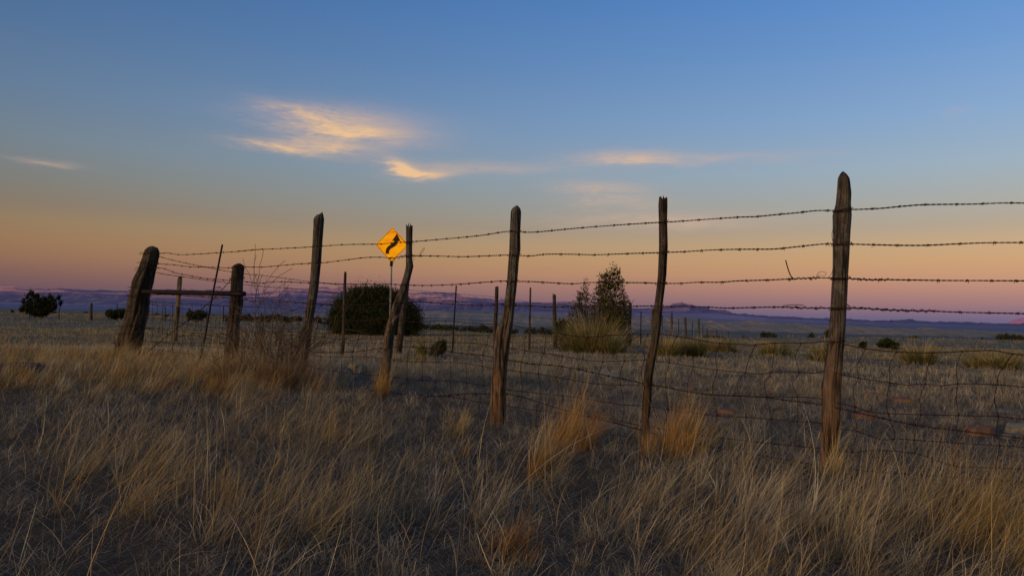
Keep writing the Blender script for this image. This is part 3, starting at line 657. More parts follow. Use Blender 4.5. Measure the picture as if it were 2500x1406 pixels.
H3 = [(340, 832), (400, 837), (470, 842), (555, 852), (600, 862), (660, 868), (725, 885), (760, 896), (809, 906), (860, 912), (904, 915), (935, 917), (961, 920), (995, 925), (1031, 928), (1065, 929), (1100, 930), (1138, 933.6), (1180, 941), (1197, 942.7), (1236, 950.5), (1271, 955), (1321, 961), (1372, 965.7), (1420, 971.8), (1474, 981), (1524, 988), (1584, 992), (1630, 1000), (1691, 1007), (1751, 1015.5), (1819, 1018.7), (1885, 1023), (1949, 1029), (2010, 1034), (2049, 1047), (2095, 1053), (2134, 1068), (2166, 1074), (2184, 1070), (2227, 1073.5), (2341, 1081.7), (2500, 1091), (2640, 1102)]
H4 = [(336, 850), (380, 853), (440, 861), (500, 868), (560, 877), (700, 905), (820, 938), (900, 952), (954, 959), (990, 962), (1040, 966), (1090, 968), (1134, 974.6), (1174, 982.5), (1198, 986.4), (1250, 993), (1316, 1002), (1400, 1012), (1461, 1018), (1524, 1030), (1570, 1040), (1640, 1050), (1740, 1066), (1860, 1080), (1960, 1090), (2049, 1100), (2085, 1103.8), (2141, 1099), (2240, 1108), (2330, 1137), (2430, 1142), (2640, 1150)]
H5 = [(820, 965), (900, 985), (949, 992), (1011, 998.5), (1056, 1002), (1090, 1004), (1134, 1010), (1168, 1018), (1195, 1025), (1238, 1029.6), (1263, 1035), (1304, 1039), (1400, 1050), (1500, 1062), (1568, 1072), (1700, 1096), (1850, 1122), (2000, 1142)]
H6 = [(930, 1022), (984, 1028.5), (1056, 1034), (1097, 1038), (1200, 1046)]
ROWS = [H0, H1, H2, H3, H4]
mb = MB()
woff = lambda px: front(px) + .006
for h in ROWS + [H5, H6]: mb.tube(resample(fpts(h, woff), .03), .0030 if h is H0 else .0025, 5)
STAYS = [[(1285, 820), (1279, 838), (1282, 856), (1272, 885), (1271, 908), (1275, 956), (1265, 1002), (1266, 1045)], [(1332, 811), (1331, 838), (1328, 862), (1317, 885), (1314, 913), (1321, 961), (1311, 1002), (1308, 1050)],
    [(1381, 817), (1364, 842), (1374, 870), (1363, 895), (1358, 921), (1374, 966), (1364, 993)], [(1434, 823), (1424, 850), (1422, 878), (1406, 906), (1405.6, 930), (1420, 972), (1406, 1000)],
    [(1486, 819), (1474, 850), (1472, 883), (1461, 913), (1460, 937), (1474, 981), (1461, 1017)], [(1533, 817), (1526, 850), (1525, 881), (1515, 906), (1515, 940), (1524, 988), (1518, 1028)],
    [(1582, 816), (1571, 850), (1574, 879), (1566, 905), (1570, 939)], [(1653, 822), (1636, 856), (1634, 886), (1625, 920), (1625, 945), (1630, 998), (1622, 1035)], [(1709, 831), (1691, 867), (1693, 895), (1680, 931), (1678, 956), (1682, 985), (1691, 1007), (1680, 1055)],
    [(1758, 837.6), (1746, 870), (1751, 903), (1741, 938), (1741, 963), (1751, 1015), (1740, 1066)], [(1844, 842), (1826, 884), (1819, 910), (1800, 934), (1806, 966), (1821, 1018), (1805, 1062)], [(1892, 838), (1888, 870), (1883, 909), (1867, 934), (1872, 968), (1883, 1023), (1874, 1075)],
    [(1956, 838), (1942, 871), (1951, 909), (1935, 938), (1946, 969), (1947, 1029), (1940, 1085)], [(2035, 834), (2022, 870), (2020, 904), (2006, 942), (2010, 974), (2010, 1034), (2006, 1080)], [(2113, 851), (2093, 892), (2095, 923), (2083, 952), (2088, 993), (2086, 1013), (2093, 1053), (2085, 1084), (2083, 1127)],
    [(2189, 859), (2172, 892), (2172, 934), (2165, 974), (2168, 1009), (2184, 1056), (2181, 1072), (2163, 1100)], [(2277, 861), (2264, 899), (2259, 937), (2246, 970), (2248, 1012), (2234, 1056), (2232, 1106)], [(2348, 858), (2335, 899), (2338, 937), (2334, 974), (2340, 1014), (2334, 1052), (2342, 1082), (2321, 1114), (2330, 1137), (2332, 1165)],
    [(2472, 864), (2440, 910), (2434, 939), (2428, 977), (2437, 1016), (2433, 1056), (2440, 1088), (2430, 1142)], [(2540, 870), (2522, 910), (2520, 946), (2510, 985), (2520, 1026), (2515, 1095)],
    [(1051, 785), (1036, 803), (1038, 835), (1033, 851), (1031, 884), (1031, 928), (1026, 965)], [(1088, 784), (1076, 815), (1070, 834), (1063, 858), (1064, 884), (1065, 929), (1059, 967), (1056, 1002)], [(1134, 788), (1113, 810), (1109, 836), (1100, 862), (1099, 884), (1100, 930), (1098, 968)],
    [(1177, 791), (1161, 810), (1150, 837), (1139, 867), (1138, 887), (1139, 934), (1133, 974), (1129, 1009)], [(1211, 791), (1195, 817), (1188, 842), (1180, 862), (1178, 894), (1180, 941), (1172, 982), (1168, 1018)], [(1009, 786), (1003, 812), (1004, 833), (995, 869), (994, 882), (994, 925), (989, 962)],
    [(777, 779), (768, 822), (757, 838), (761, 866)], [(806, 783), (793, 824), (781, 858), (784, 870), (778, 900)], [(826, 783), (818, 828), (806, 858), (806, 871), (813, 906)], [(850, 784), (845, 828), (831, 854), (833, 872), (834, 909), (830, 940)], [(880, 783), (875, 828), (861, 858), (860, 871), (861, 912)], [(912, 782), (904, 826), (895, 856), (896, 871), (894, 915), (891, 951)]]
def rowy(h, x): return float(np.interp(x, [p[0] for p in h], [p[1] for p in h]))
for k, x0 in enumerate([366, 383, 402, 420, 441, 463, 484, 508, 530, 549, 590, 609, 628, 650, 672, 695, 718, 740]):
    sgn = 1 if k % 2 else -1
    st = []
    for j, h in enumerate(ROWS):
        xx = x0 - j * 6 + random.uniform(-2, 2)
        st.append((xx, rowy(h, xx)))
        if j < 4: st.append((xx - 3 + sgn * random.uniform(1, 5), (rowy(h, xx) + rowy(ROWS[j + 1], xx - 6)) / 2))
    STAYS.append(st)
for st in STAYS:
    mb.tube(resample(fpts(st, woff), .02), .0020, 4)
    for (x_, y_) in st:
        if min(abs(rowy(h, x_) - y_) for h in ROWS) < 2.5:
            c = W(x_, y_, woff(x_)); mb.tube([c - Vector((.008, 0, 0)), c, c + Vector((.008, 0, 0))], [.0035, .0055, .0035], 5)
mb.build("woven_wire", M_wire, fence)

# splices, tie wires, stray ends
def wire(name, pts, r, label=None, off=.0, dfun=None, step=.01):
    mb = MB()
    for run in (pts if isinstance(pts[0], list) else [pts]): mb.tube(resample([W(x_, y_, (dfun or front)(x_) - off) for x_, y_ in run], step), r, 5)
    o = mb.build(name, M_wire, fence)
    if label: o["label"] = label
    return o
def splice(line, x0, x1, amp, turns, name="splice", r=.0021, label=None):
    mb = MB(); pts = []; n = int(turns * 14)
    for i in range(n + 1):
        u = i / n; x_ = x0 + (x1 - x0) * u; y_ = rowy(line, x_); a = (u + .05 * mnoise.noise(Vector((u * 4, x0, 2)))) * turns * 6.283
        q = amp * .62 * (1 + 1.1 * mnoise.noise(Vector((u * 6, x0, 0))))
        pts.append(W(x_, y_ + q * math.sin(a), front(x_) - .004 + q * .0022 * math.cos(a)))
    mb.tube(pts, r, 5)
    o = mb.build(name, M_wire, fence)
    if label: o["label"] = label
splice(W3, 1925, 2003, 4.5, 6); splice(W3, 2066, 2172, 4.0, 7); splice(W4, 1908, 2030, 4.6, 6); splice(W4, 2064, 2275, 5.0, 10)
splice(W2, 950, 992, 5.5, 4); splice(W2, 1006, 1034, 3.5, 4); splice(W1, 578, 640, 2.2, 6)
wire("wire_end", [(1936, 683), (1928, 668), (1922, 650), (1918, 635)], .0035, "stray wire end sticking up left of the tallest post")
wire("wire_loop", [(1994, 677), (1996, 668), (2006, 663), (2018, 667), (2012, 673), (1998, 672), (1992, 678)], .0013)
wire("wire_loop", [(2022, 678), (2030, 668), (2034, 656)], .0013)
wire("wire_loop", [(2035, 556), (2031, 570), (2032, 585), (2036, 598)], .0012)
wire("wire_end", [(1907, 752), (1912, 747), (1930, 744.5), (1945, 744), (1961, 744.5)], .0022)
wire("wire_end", [(2066, 742), (2072, 746), (2078, 752)], .003)
wire("wire_end", [(2028, 770), (2027, 783), (2023, 784)], .002)
wire("wire_loop", [(1024, 623), (1030, 611), (1036, 605), (1034, 612), (1027, 621), (1022, 625)], .0018, "small upright wire loop right of the crooked post")
wire("wire_loop", [(960, 629), (958, 640), (957, 646), (961, 640), (964, 630)], .002)
wire("wire_end", [(1006, 625), (1010, 628), (1011, 637)], .0018); wire("wire_end", [(1007, 591), (1011, 597)], .0022)
wire("hanging_wire", [(643, 609), (641, 625), (637, 640), (633, 652), (633, 668), (629, 682), (625, 691), (629, 700), (632, 718), (633, 735), (630, 748), (625, 762), (624, 775)], .0022, "loose wire tie hanging down between two posts")
wire("wire_end", [[(1540, 811), (1548, 813), (1557, 811), (1564, 816), (1552, 817), (1544, 814)], [(1564, 817), (1556, 824), (1548, 827), (1538, 831), (1530, 836)]], .0023, "broken curled wire end on the woven wire's top line")
wire("wire_loop", [(2114, 1003), (2122, 1006), (2128, 1000), (2127, 991), (2122, 990)], .0022)
# tie wires round each post
def wraps(outline, depth, ys, name, extra=.006, r=.0024, twist=False):
    xs = [o[0] for o in outline]; yy = [o[1] for o in outline]; hw = [o[2] for o in outline]
    for y_ in ys:
        mb = MB()
        cx = float(np.interp(y_, yy, xs)); rr = float(np.interp(y_, yy, hw)) * depth / F * 1.09 + extra
        c = W(cx, y_, depth); pts = []
        for k in range(25):
            an = k / 24 * 6.283
            pts.append(c + Vector((math.cos(an) * rr, math.sin(an) * rr, .006 * math.sin(an * 2 + y_) + .008 * math.cos(an))))
        mb.tube(pts, r, 5, cap=False)
        if twist:
            s = c + Vector((-rr, -.01, 0)); mb.tube([s, s + Vector((-.025, -.01, .004)), s + Vector((-.05, -.01, -.004))], [r * 1.6, r * 1.4, r * .7], 5)
        mb.build(name, M_wire, fence)
wraps(OA, 8.64, [618, 622, 642, 655, 661, 702, 721, 724, 760, 796, 815, 838], "tie_wire", twist=True)
wraps(OB, 8.0, [652, 678, 681, 736, 850], "tie_wire"); wraps(OC, 7.31, [601, 642, 690, 742, 822], "tie_wire", r=.0018)
wraps(OD, 6.69, [591, 625, 696, 740, 780], "tie_wire", r=.0018); wraps(OE, 5.64, [566, 623, 687, 744, 876], "tie_wire", r=.0018)
wraps(OF, 4.87, [542, 617, 691, 748, 940], "tie_wire", r=.0018); wraps(OG, 4.2, [513, 595, 680, 752, 834], "tie_wire", r=.0018)
# rusty rail, lath, steel rod, diagonal brace wire
mb = MB(); a = W(350, 712, 8.50); c = W(597, 717.5, 7.86); L = [a.lerp(c, i / 20) for i in range(21)]
mb.tube(L, .027, 14); o = mb.build("brace_rail", M_pipe, fence); o["label"] = "horizontal rusty pipe joining the leaning corner post and the short post"
def plank(name, top, bot, d, hw, th, mat, label):
    mb = MB(); A_ = W(*top, d); B_ = W(*bot, d); n = 16; vs = []
    ax = (B_ - A_).normalized(); sx_ = Vector((1, 0, 0)); sx_ = (sx_ - ax * sx_.dot(ax)).normalized(); sy = ax.cross(sx_)
    for i in range(n + 1):
        p = A_.lerp(B_, i / n); w_ = hw * (1 + .08 * mnoise.noise(Vector((i * .5, 3, 0))))
        if i in (0, n): w_ *= .8
        for k in range(8):
            an = math.pi / 8 + k * math.pi / 4; vs.append(p + sx_ * math.cos(an) * w_ * 1.05 + sy * math.sin(an) * th)
    fs = [(i * 8 + k, i * 8 + (k + 1) % 8, (i + 1) * 8 + (k + 1) % 8, (i + 1) * 8 + k) for i in range(n) for k in range(8)]
    fs += [tuple(range(8))[::-1], tuple(n * 8 + k for k in range(8))]
    mb.add(vs, fs); o = mb.build(name, mat, fence, smooth=False); o["label"] = label
plank("wire_stay", (440, 674), (427, 832), 8.30, .025, .018, M_lath, "short wooden stay hanging on the wires across the rusty rail")
mb = MB(); mb.tube([W(543, 597, 7.8), W(530, 665, 7.8), W(516, 735, 7.8), W(503, 810, 7.8), W(487, 890, 7.8)], .010, 8)
o = mb.build("steel_rod", M_pipe, fence); o["label"] = "thin leaning steel rod between corner post and short post"
mb = MB(); barbed(mb, [W(563, 684, 7.85), W(520, 730, 7.95), W(470, 772, 8.05), W(425, 807, 8.15), W(348, 868, 8.4)], rad=.003, hel=.0035, pitch=.09, barbs=False)
o = mb.build("brace_wire", M_wire, fence); o["label"] = "twisted diagonal brace wire below the rusty rail"

# ------------------------------------------------------------------ the fence running away from the corner
bf = empty("wire_fence", on_ground(1110, 17.5)); tag(bf, "far wire fence of thin stakes running away behind the near fence", "fence")
def stake(px0, py0, px1, py1, hw, d, kind, parent, k=0):
    mid = ((px0 + px1) / 2 + random.uniform(-1, 1) * (hw > 3), (py0 + py1) / 2)
    if kind == 'w':
        o = post("post", [(px0, py0, hw * .8), (px0, py0 + 4, hw), (mid[0], mid[1], hw * 1.05), (px1, py1, hw * 1.2), (px1 - 1, py1 + 14, hw * 1.2)], d, parent, M_bark, 'ragged', .12, 10, rings=.05, seed=k)
    else:
        mb = MB(); mb.tube([W(px0, py0, d), W(*mid, d), W(px1, py1 + 6, d)], hw * d / F, 6); o = mb.build("steel_stake", M_pipe, parent)
    return o
BP = [(843, 664, 837, 862, 3.4, 'w'), (993, 680, 970, 882, 7, 'w'), (1114, 697, 1104, 860, 1.8, 's'), (1213, 700, 1208, 862, 4.3, 'w'), (1295, 702, 1292, 859, 2.3, 'w'), (1353, 719, 1356, 850, 4.6, 'w'), (1415, 726, 1413, 845, 1.5, 's'),
      (1461, 736, 1459, 842, 4.2, 'w'), (1539, 739, 1537, 838, 3.8, 'w'), (1565, 762, 1564, 835, 1.3, 's'), (1594, 755, 1593, 833, 3.2, 'w'), (1617, 770, 1616, 832, 1.0, 's'), (1640, 764, 1640, 830, 2.4, 'w'), (1657, 779, 1656, 829, .9, 's'),
      (1673, 775, 1675, 828, 2.6, 'w'), (1691, 785, 1690, 828, .8, 's'), (1706, 779, 1706, 830, 2.4, 'w'), (1716, 793, 1716, 826, .8, 's'), (1726, 801, 1726, 824, 1.4, 'w'), (1738, 806, 1738, 824, .7, 's'), (1750, 803, 1750, 823, .8, 's'), (1778, 809, 1778, 821, .8, 's'), (1812, 812, 1812, 822, 1., 'w')]
for k, (a0, b0, a1, b1, hw, kd) in enumerate(BP):
    stake(a0, b0, a1, b1, hw, back_d(a0), kd, bf, k)
B1 = [(380, 624), (419, 634.6), (490, 650), (565, 664), (600, 669), (660, 675), (753, 687), (843, 697), (998, 708), (1062, 713), (1114, 717), (1226, 727), (1300, 738), (1353, 743), (1461, 754), (1539, 757), (1594, 768), (1640, 775), (1706, 788), (1750, 806)]
B2 = [(365, 664), (377, 665), (405, 670), (435, 674), (469, 679), (499, 683.5), (565, 691.5), (597, 695), (660, 701), (692, 702.8), (778, 710), (842, 716), (995, 727.7), (1114, 737), (1226, 744), (1300, 754), (1353, 759), (1461, 768), (1539, 773), (1594, 782), (1640, 788), (1706, 799), (1750, 812)]
B3 = [(360, 708), (480, 716), (560, 722), (600, 726), (742, 737.6), (843, 746), (993, 754), (1114, 760), (1213, 766), (1295, 774), (1353, 776), (1461, 783), (1539, 790), (1594, 797), (1640, 801), (1706, 808)]
B4 = [(362, 736), (455, 741.6), (560, 747), (603, 749.5), (660, 752), (842, 766), (993, 773), (1114, 779), (1213, 785), (1295, 791), (1353, 793), (1461, 800), (1539, 806), (1640, 813), (1706, 818)]
for w_ in (B1, B2, B3, B4):
    mb = MB(); barbed(mb, fpts(w_, back_d), rad=.0021, hel=.0022, step=.035, pitch=.2, gap=.13 if w_ is not B4 else .5); mb.build("barbed_wire", M_wire, bf)
mb = MB()
def lowrow(f_):
    out = []
    for x_ in range(360, 1720, 40):
        d = back_d(x_); g = on_ground(x_, d); v = g - Vector((0, 0, EYE)); vc = CM.transposed() @ v
        py = 703 + F * (vc.y * -1) / (-vc.z) * 1.0
        top = rowy(B4, x_); out.append((x_, top + (py - top) * f_))
    return out
LR = [lowrow(f_) for f_ in (0, .22, .45, .68, .9)]
for h in LR[1:]: mb.tube([W(x_, y_, back_d(x_)) for x_, y_ in h], .0026, 4)
x_ = 372.0
while x_ < 1640:
    mb.tube([W(x_ + random.uniform(-1, 1), rowy(h, x_), back_d(x_)) for h in LR], .0019, 4); x_ += 0.2 * F / back_d(x_) * (.45 if x_ > 600 else .6)
mb.build("woven_wire", M_wire, bf)

lf = empty("wire_fence", on_ground(223, 80)); tag(lf, "distant low fence of small posts crossing the plain on the left", "fence")
for k, (x0_, y0_, y1_, hw, kd) in enumerate([(73, 752, 778, .8, 's'), (145, 750, 778, 1.0, 's'), (223, 741, 777, 3.0, 'w'), (286, 742, 778, 1.1, 's'), (350, 748, 779, .9, 's'), (404, 748, 779, 1.0, 's'), (462, 752, 781, 2.1, 'w'), (505, 755, 781, .9, 's'), (546, 747, 782, 1.2, 's'), (638, 762, 786, 2.2, 'w'), (712, 772, 790, 1.2, 's'), (777, 778, 797, 1.2, 's')]):
    stake(x0_, y0_, x0_ - 1, y1_, hw, 80, kd, lf, k + 40)
mb = MB()
for q in (3, 12, 20): mb.tube([W(x_, hor(x_) + q - 8, 80) for x_ in range(-200, 800, 50)], .006, 4)
mb.build("fence_wire", M_wire, lf)

# ------------------------------------------------------------------ road sign
sd = 21.0
sc = W(957, 598, sd); g = on_ground(953, sd)
sg = empty("road_sign", g); tag(sg, "yellow diamond warning sign with black winding arrow on thin metal pole", "road sign")
right = (CM @ Vector((1, 0, 0))).normalized(); roll_ = R(.3)
rx = Vector((1, 0, 0.008)).normalized(); rz = Vector((0.012, 0, 1)).normalized(); ry = Vector((0, 1, 0))
def poly(name, pts, y0, th, mat, parent, smooth=False):
    """flat outline (metres, sign plane) pushed back by th"""
    mb = MB(); n = len(pts)
    vs = [sc + rx * u + rz * v - ry * y0 for u, v in pts] + [sc + rx * u + rz * v - ry * (y0 - th) for u, v in pts]
    fs = [tuple(range(n)), tuple(range(2 * n - 1, n - 1, -1))] + [(i, n + i, n + (i + 1) % n, (i + 1) % n) for i in range(n)]
    mb.add(vs, fs); return mb.build(name, mat, parent, smooth)
def diamond(h, r_, wf=.93):
    out = []
    for k in range(4):
        an = math.pi / 2 - k * math.pi / 2
        cx, cy = math.cos(an) * (h - r_ * 1.414), math.sin(an) * (h - r_ * 1.414)
        for j in range(7):
            b_ = an + math.pi / 4 - j * math.pi / 12; out.append(((cx + r_ * math.cos(b_)) * wf, cy + r_ * math.sin(b_)))
    return out
HD = 43.5 / F * sd
poly("sign_panel", diamond(HD, .035), 0, .004, M_sign, sg)
# black border line: a ring set just proud of the panel
o_, i_ = diamond(HD * .965, .03), diamond(HD * .925, .025); mb = MB(); n = len(o_)
for (u, v) in o_ + i_: mb.v.append(tuple(sc + rx * u + rz * v - ry * .003))
mb.f += [(k, (k + 1) % n, n + (k + 1) % n, n + k) for k in range(n)]
mb.build("border_line", M_black, sg, False)
# arrow read off the sign: (px from centre of the enlargement, scale 8.27)
S_ = sd / F / 8.27
def ap(x_, y_): return ((x_ - 635) * S_, (565 - y_) * S_)
left_ = [(512, 748), (514, 690), (521, 655), (535, 622), (560, 592), (600, 562), (640, 530), (668, 505), (684, 487), (662, 480), (627, 492)]
right_ = [(808, 495), (775, 485), (753, 490), (752, 515), (738, 548), (712, 578), (675, 605), (630, 632), (602, 652), (586, 680), (581, 715), (580, 748)]
poly("arrow_symbol", [ap(*q) for q in left_] + [ap(726, 335)] + [ap(*q) for q in right_], .006, .0015, M_black, sg)
mb = MB(); pt = sc + rz * (-HD * .9) + ry * .03; pb = W(950, 872, sd); pb.z = g.z - .1
mb.tube([sc + ry * .035 + rz * .3, pt, pb], .028, 10); mb.build("sign_pole", M_galv, sg)
mb = MB(); c = sc + rz * (-HD * 1.02) + ry * .03; mb.tube([c + Vector((0, -.0, .07)), c - Vector((0, 0, .09))], .042, 10); mb.build("pole_sleeve", M_pipe, sg)
for v in (HD * .74, -HD * .78):
    mb = MB(); c = sc + rz * v - ry * .004; mb.tube([c, c - ry * .008], .012, 8); mb.build("bolt", M_galv, sg)

# ------------------------------------------------------------------ junipers and bushes
def foliage(pts, size, cols, up=.3, asp=1.5):
    """small leaf faces (two crossing slivers) at each point"""
    N = len(pts); V = []; Cc = []
    d = rng.normal(size=(N, 3)); d[:, 2] += up; d /= np.linalg.norm(d, axis=1)[:, None]
    e = rng.normal(size=(N, 3)); s = np.cross(d, e); s /= np.linalg.norm(s, axis=1)[:, None]
    L = size * rng.uniform(.6, 1.5, N)[:, None]
    v = np.stack([pts - s * L * .35, pts + s * L * .35, pts + d * L * asp + s * L * .15, pts + d * L * asp - s * L * .15], 1)
    Q = np.arange(N * 4).reshape(N, 4); C = np.repeat(cols, 4, axis=0)
    return v.reshape(-1, 3), Q, C
def crown_pts(blobs, n, jitter=.28):
    """blobs: (x,y,z,rx,ry,rz). Leaf positions gathered in sprays near each blob's uneven surface"""
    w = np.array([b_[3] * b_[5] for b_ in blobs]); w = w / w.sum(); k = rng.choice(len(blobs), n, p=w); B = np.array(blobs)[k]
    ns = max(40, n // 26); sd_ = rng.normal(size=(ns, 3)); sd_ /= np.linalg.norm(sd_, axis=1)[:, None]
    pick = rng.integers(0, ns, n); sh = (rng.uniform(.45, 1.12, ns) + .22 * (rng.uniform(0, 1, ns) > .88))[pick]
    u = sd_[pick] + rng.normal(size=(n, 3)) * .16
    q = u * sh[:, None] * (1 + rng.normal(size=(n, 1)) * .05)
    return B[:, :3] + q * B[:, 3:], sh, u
def branch(mb, p, dr, L, r, lvl, spread_=.5, up=.0, seg=4, minr=.002, kids=3):
    pts = [p.copy()]; rd = [r]; d = dr.normalized()
    for i in range(seg):
        d = (d + Vector((random.gauss(0, .16), random.gauss(0, .16), random.gauss(0, .12) + up))).normalized()
        p = p + d * (L / seg); pts.append(p.copy()); rd.append(max(minr, r * (1 - .55 * (i + 1) / seg)))
    mb.tube(pts, rd, 5 if lvl > 1 else 4)
    if lvl <= 0: return
    for k in range(kids):
        i = random.randint(1, seg); q = pts[i]
        nd = (d + Vector((random.gauss(0, spread_), random.gauss(0, spread_), random.gauss(0, spread_ * .6)))).normalized()
        branch(mb, q, nd, L * random.uniform(.5, .8), rd[i] * .65, lvl - 1, spread_, up, seg, minr, kids)
def tree(name, label, base, blobs, n, size, cols, trunks, cat="tree", group=None, up=.3, asp=1.5, tl=1.0, tr=.06):
    t_ = empty(name, base); tag(t_, label, cat, group)
    P, sh, u = crown_pts([(base.x + b_[0], base.y + b_[1], base.z + b_[2], *b_[3:]) for b_ in blobs], n)
    gmin = base.z + .03; P[:, 2] = np.maximum(P[:, 2], gmin + rng.uniform(0, .1, n))
    shade = (np.clip(.35 + .75 * (sh - .45) / .6, .3, 1.1) * (.85 + .25 * u[:, 2]))[:, None]  # crown shading put into the leaf colour: inner leaves darker, upper ones lighter
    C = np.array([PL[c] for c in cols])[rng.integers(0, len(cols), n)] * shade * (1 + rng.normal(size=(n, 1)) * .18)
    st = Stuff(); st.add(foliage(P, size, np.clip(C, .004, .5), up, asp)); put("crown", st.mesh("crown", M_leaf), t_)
    mb = MB()
    for k in range(trunks):
        a_ = random.uniform(0, 6.28); s_ = Vector((math.cos(a_), math.sin(a_), 2.2))
        branch(mb, base + Vector((math.cos(a_) * .06, math.sin(a_) * .06, -.05)), s_, tl, tr, 2, .5, .1, 5, .006)
    mb.build("trunk", M_twig, t_)
    return t_
PL = {'dk': (.042, .050, .018), 'md': (.072, .078, .025), 'ol': (.15, .145, .05), 'gn': (.052, .072, .028), 'br': (.10, .065, .03), 'gy': (.05, .055, .035)}
random.seed(11)
d = 39; u_ = d / F; b0 = on_ground(915, d)
def bl(px, py, wx, hz, d, b, dy=0, ky=1.0): # crown lobe as seen in the photo, a solid lobe in depth too
    c = W(px, py, d); k = d / F; return (c.x - b.x, c.y - b.y + dy, c.z - b.z, wx * k, wx * k * ky, hz * k)
tree("juniper_tree", "large round dark juniper behind the sign pole and crooked post", b0,
     [bl(893, 748, 58, 48, d, b0), bl(860, 760, 46, 46, d, b0, -.3), bl(930, 745, 44, 44, d, b0), bl(845, 782, 40, 34, d, b0, -.2), bl(985, 775, 40, 40, d, b0, .5), bl(1005, 795, 26, 26, d, b0, .2), bl(920, 785, 70, 38, d, b0, -.5),
      bl(875, 712, 22, 12, d, b0), bl(935, 712, 26, 14, d, b0), bl(970, 735, 24, 24, d, b0, .3), bl(870, 800, 60, 20, d, b0, -.3), bl(980, 805, 42, 16, d, b0), bl(825, 790, 22, 22, d, b0)] + [bl(915 + 100 * math.cos(q), 790 - 78 * math.sin(q) + random.uniform(-6, 4), random.uniform(9, 20), random.uniform(7, 14), d, b0, random.uniform(-.8, .8)) for q in [.1, .35, .6, .85, 1.05, 1.3, 1.5, 1.75, 1.95, 2.2, 2.5, 2.75, 3.0]], 76000, .045, ['dk', 'dk', 'md', 'gn', 'md'], 4, tl=1.2, tr=.09)
d = 27; b1 = on_ground(1480, d)
sp = []
for px, top, base_, w_ in [(1493, 654, 790, 13), (1470, 676, 800, 15), (1507, 664, 800, 12), (1516, 690, 820, 15), (1432, 690, 820, 13), (1416, 716, 825, 13), (1448, 722, 825, 10), (1466, 700, 810, 10), (1403, 742, 830, 13), (1527, 716, 800, 9), (1532, 722, 745, 5), (1482, 672, 820, 20), (1522, 740, 835, 13), (1392, 768, 830, 9), (1490, 730, 835, 36), (1500, 770, 840, 34), (1450, 775, 840, 40), (1478, 667, 700, 6), (1508, 665, 700, 5)]:
    h_ = base_ - top
    for j in range(5):
        f_ = j / 4; sp.append(bl(px + random.uniform(-3, 3), top + h_ * (.06 + .86 * f_), w_ * (.62 + .5 * f_ ** .6) * random.uniform(.8, 1.25), h_ * .15, d, b1, random.uniform(-.2, .2), 1.1))
tree("juniper_tree", "tall open juniper with two pointed tops behind the big bunchgrass clump", b1, sp, 11500, .046, ['md', 'ol', 'ol', 'ol'], 9, up=.7, asp=1.6, tl=1.25, tr=.045)
d = 85; b2 = on_ground(97, d)
tree("desert_bush", "dark spiky bush standing alone on the plain at far left", b2,
     [bl(100 + (tx - 100) * f_ ** .8 + random.uniform(-1.5, 1.5), 770 - (770 - ty) * f_, 7.5 - 4.5 * f_, 7, d, b2, random.uniform(-.5, .5)) for tx, ty in [(75, 712), (85, 716), (66, 722), (55, 734), (50, 752), (96, 720), (108, 727), (120, 722), (131, 726), (143, 725), (147, 740), (112, 736), (90, 730), (60, 745), (136, 745)] for f_ in (.15, .35, .55, .75, .93)], 11000, .11, ['gy', 'dk', 'gn'], 6, "bush", up=1.2, asp=2.0, tl=1.1, tr=.05)
d = 75; b3 = on_ground(288, d)
tree("desert_bush", "low wide bush by a thin stake just left of the leaning corner post", b3, [bl(280, 769, 16, 9, d, b3), bl(298, 766, 14, 9, d, b3), bl(268, 766, 8, 7, d, b3)], 3500, .09, ['gy', 'gn', 'dk'], 3, "bush", up=1., asp=1.8, tl=.3, tr=.03)
d = 70; b4 = on_ground(478, d)
tree("desert_bush", "round hazy bush seen between the corner post and the short post", b4, [bl(470, 771, 12, 10, d, b4), bl(488, 770, 14, 11, d, b4)], 2600, .09, ['gy', 'gn', 'dk'], 3, "bush", up=.8, tl=.3, tr=.03)
d = 28; b5 = on_ground(1375, d)
tree("yucca_plant", "small spiky yucca left of the tall open juniper", b5, [bl(1375, 806, 9, 9, d, b5)], 900, .10, ['gn', 'ol'], 1, "yucca", up=.4, asp=2.6, tl=.4, tr=.05)
d = 15.5; b6 = on_ground(1073, d)
tree("desert_bush", "small dark bush in the field between crooked post and centre post", b6, [bl(1072, 852, 12, 10, d, b6), bl(1080, 848, 6, 12, d, b6)], 1600, .03, ['dk', 'gy'], 4, "bush", up=.8, asp=2, tl=.12, tr=.008)
d = 34; b7 = on_ground(2172, d)
tree("desert_bush", "dark flattened bush on the field right of the tallest post", b7, [bl(2165, 838, 14, 9, d, b7), bl(2182, 846, 12, 8, d, b7), bl(2152, 841, 8, 5, d, b7)], 3200, .05, ['dk', 'gn'], 3, "bush", tl=.2, tr=.02)
d = 33; b8 = on_ground(2107, d)
tree("desert_bush", "tiny dark bush between the tallest post and the flattened bush", b8, [bl(2107, 841, 6, 5, d, b8)], 900, .05, ['dk', 'gn'], 1, "bush", tl=.15, tr=.02)

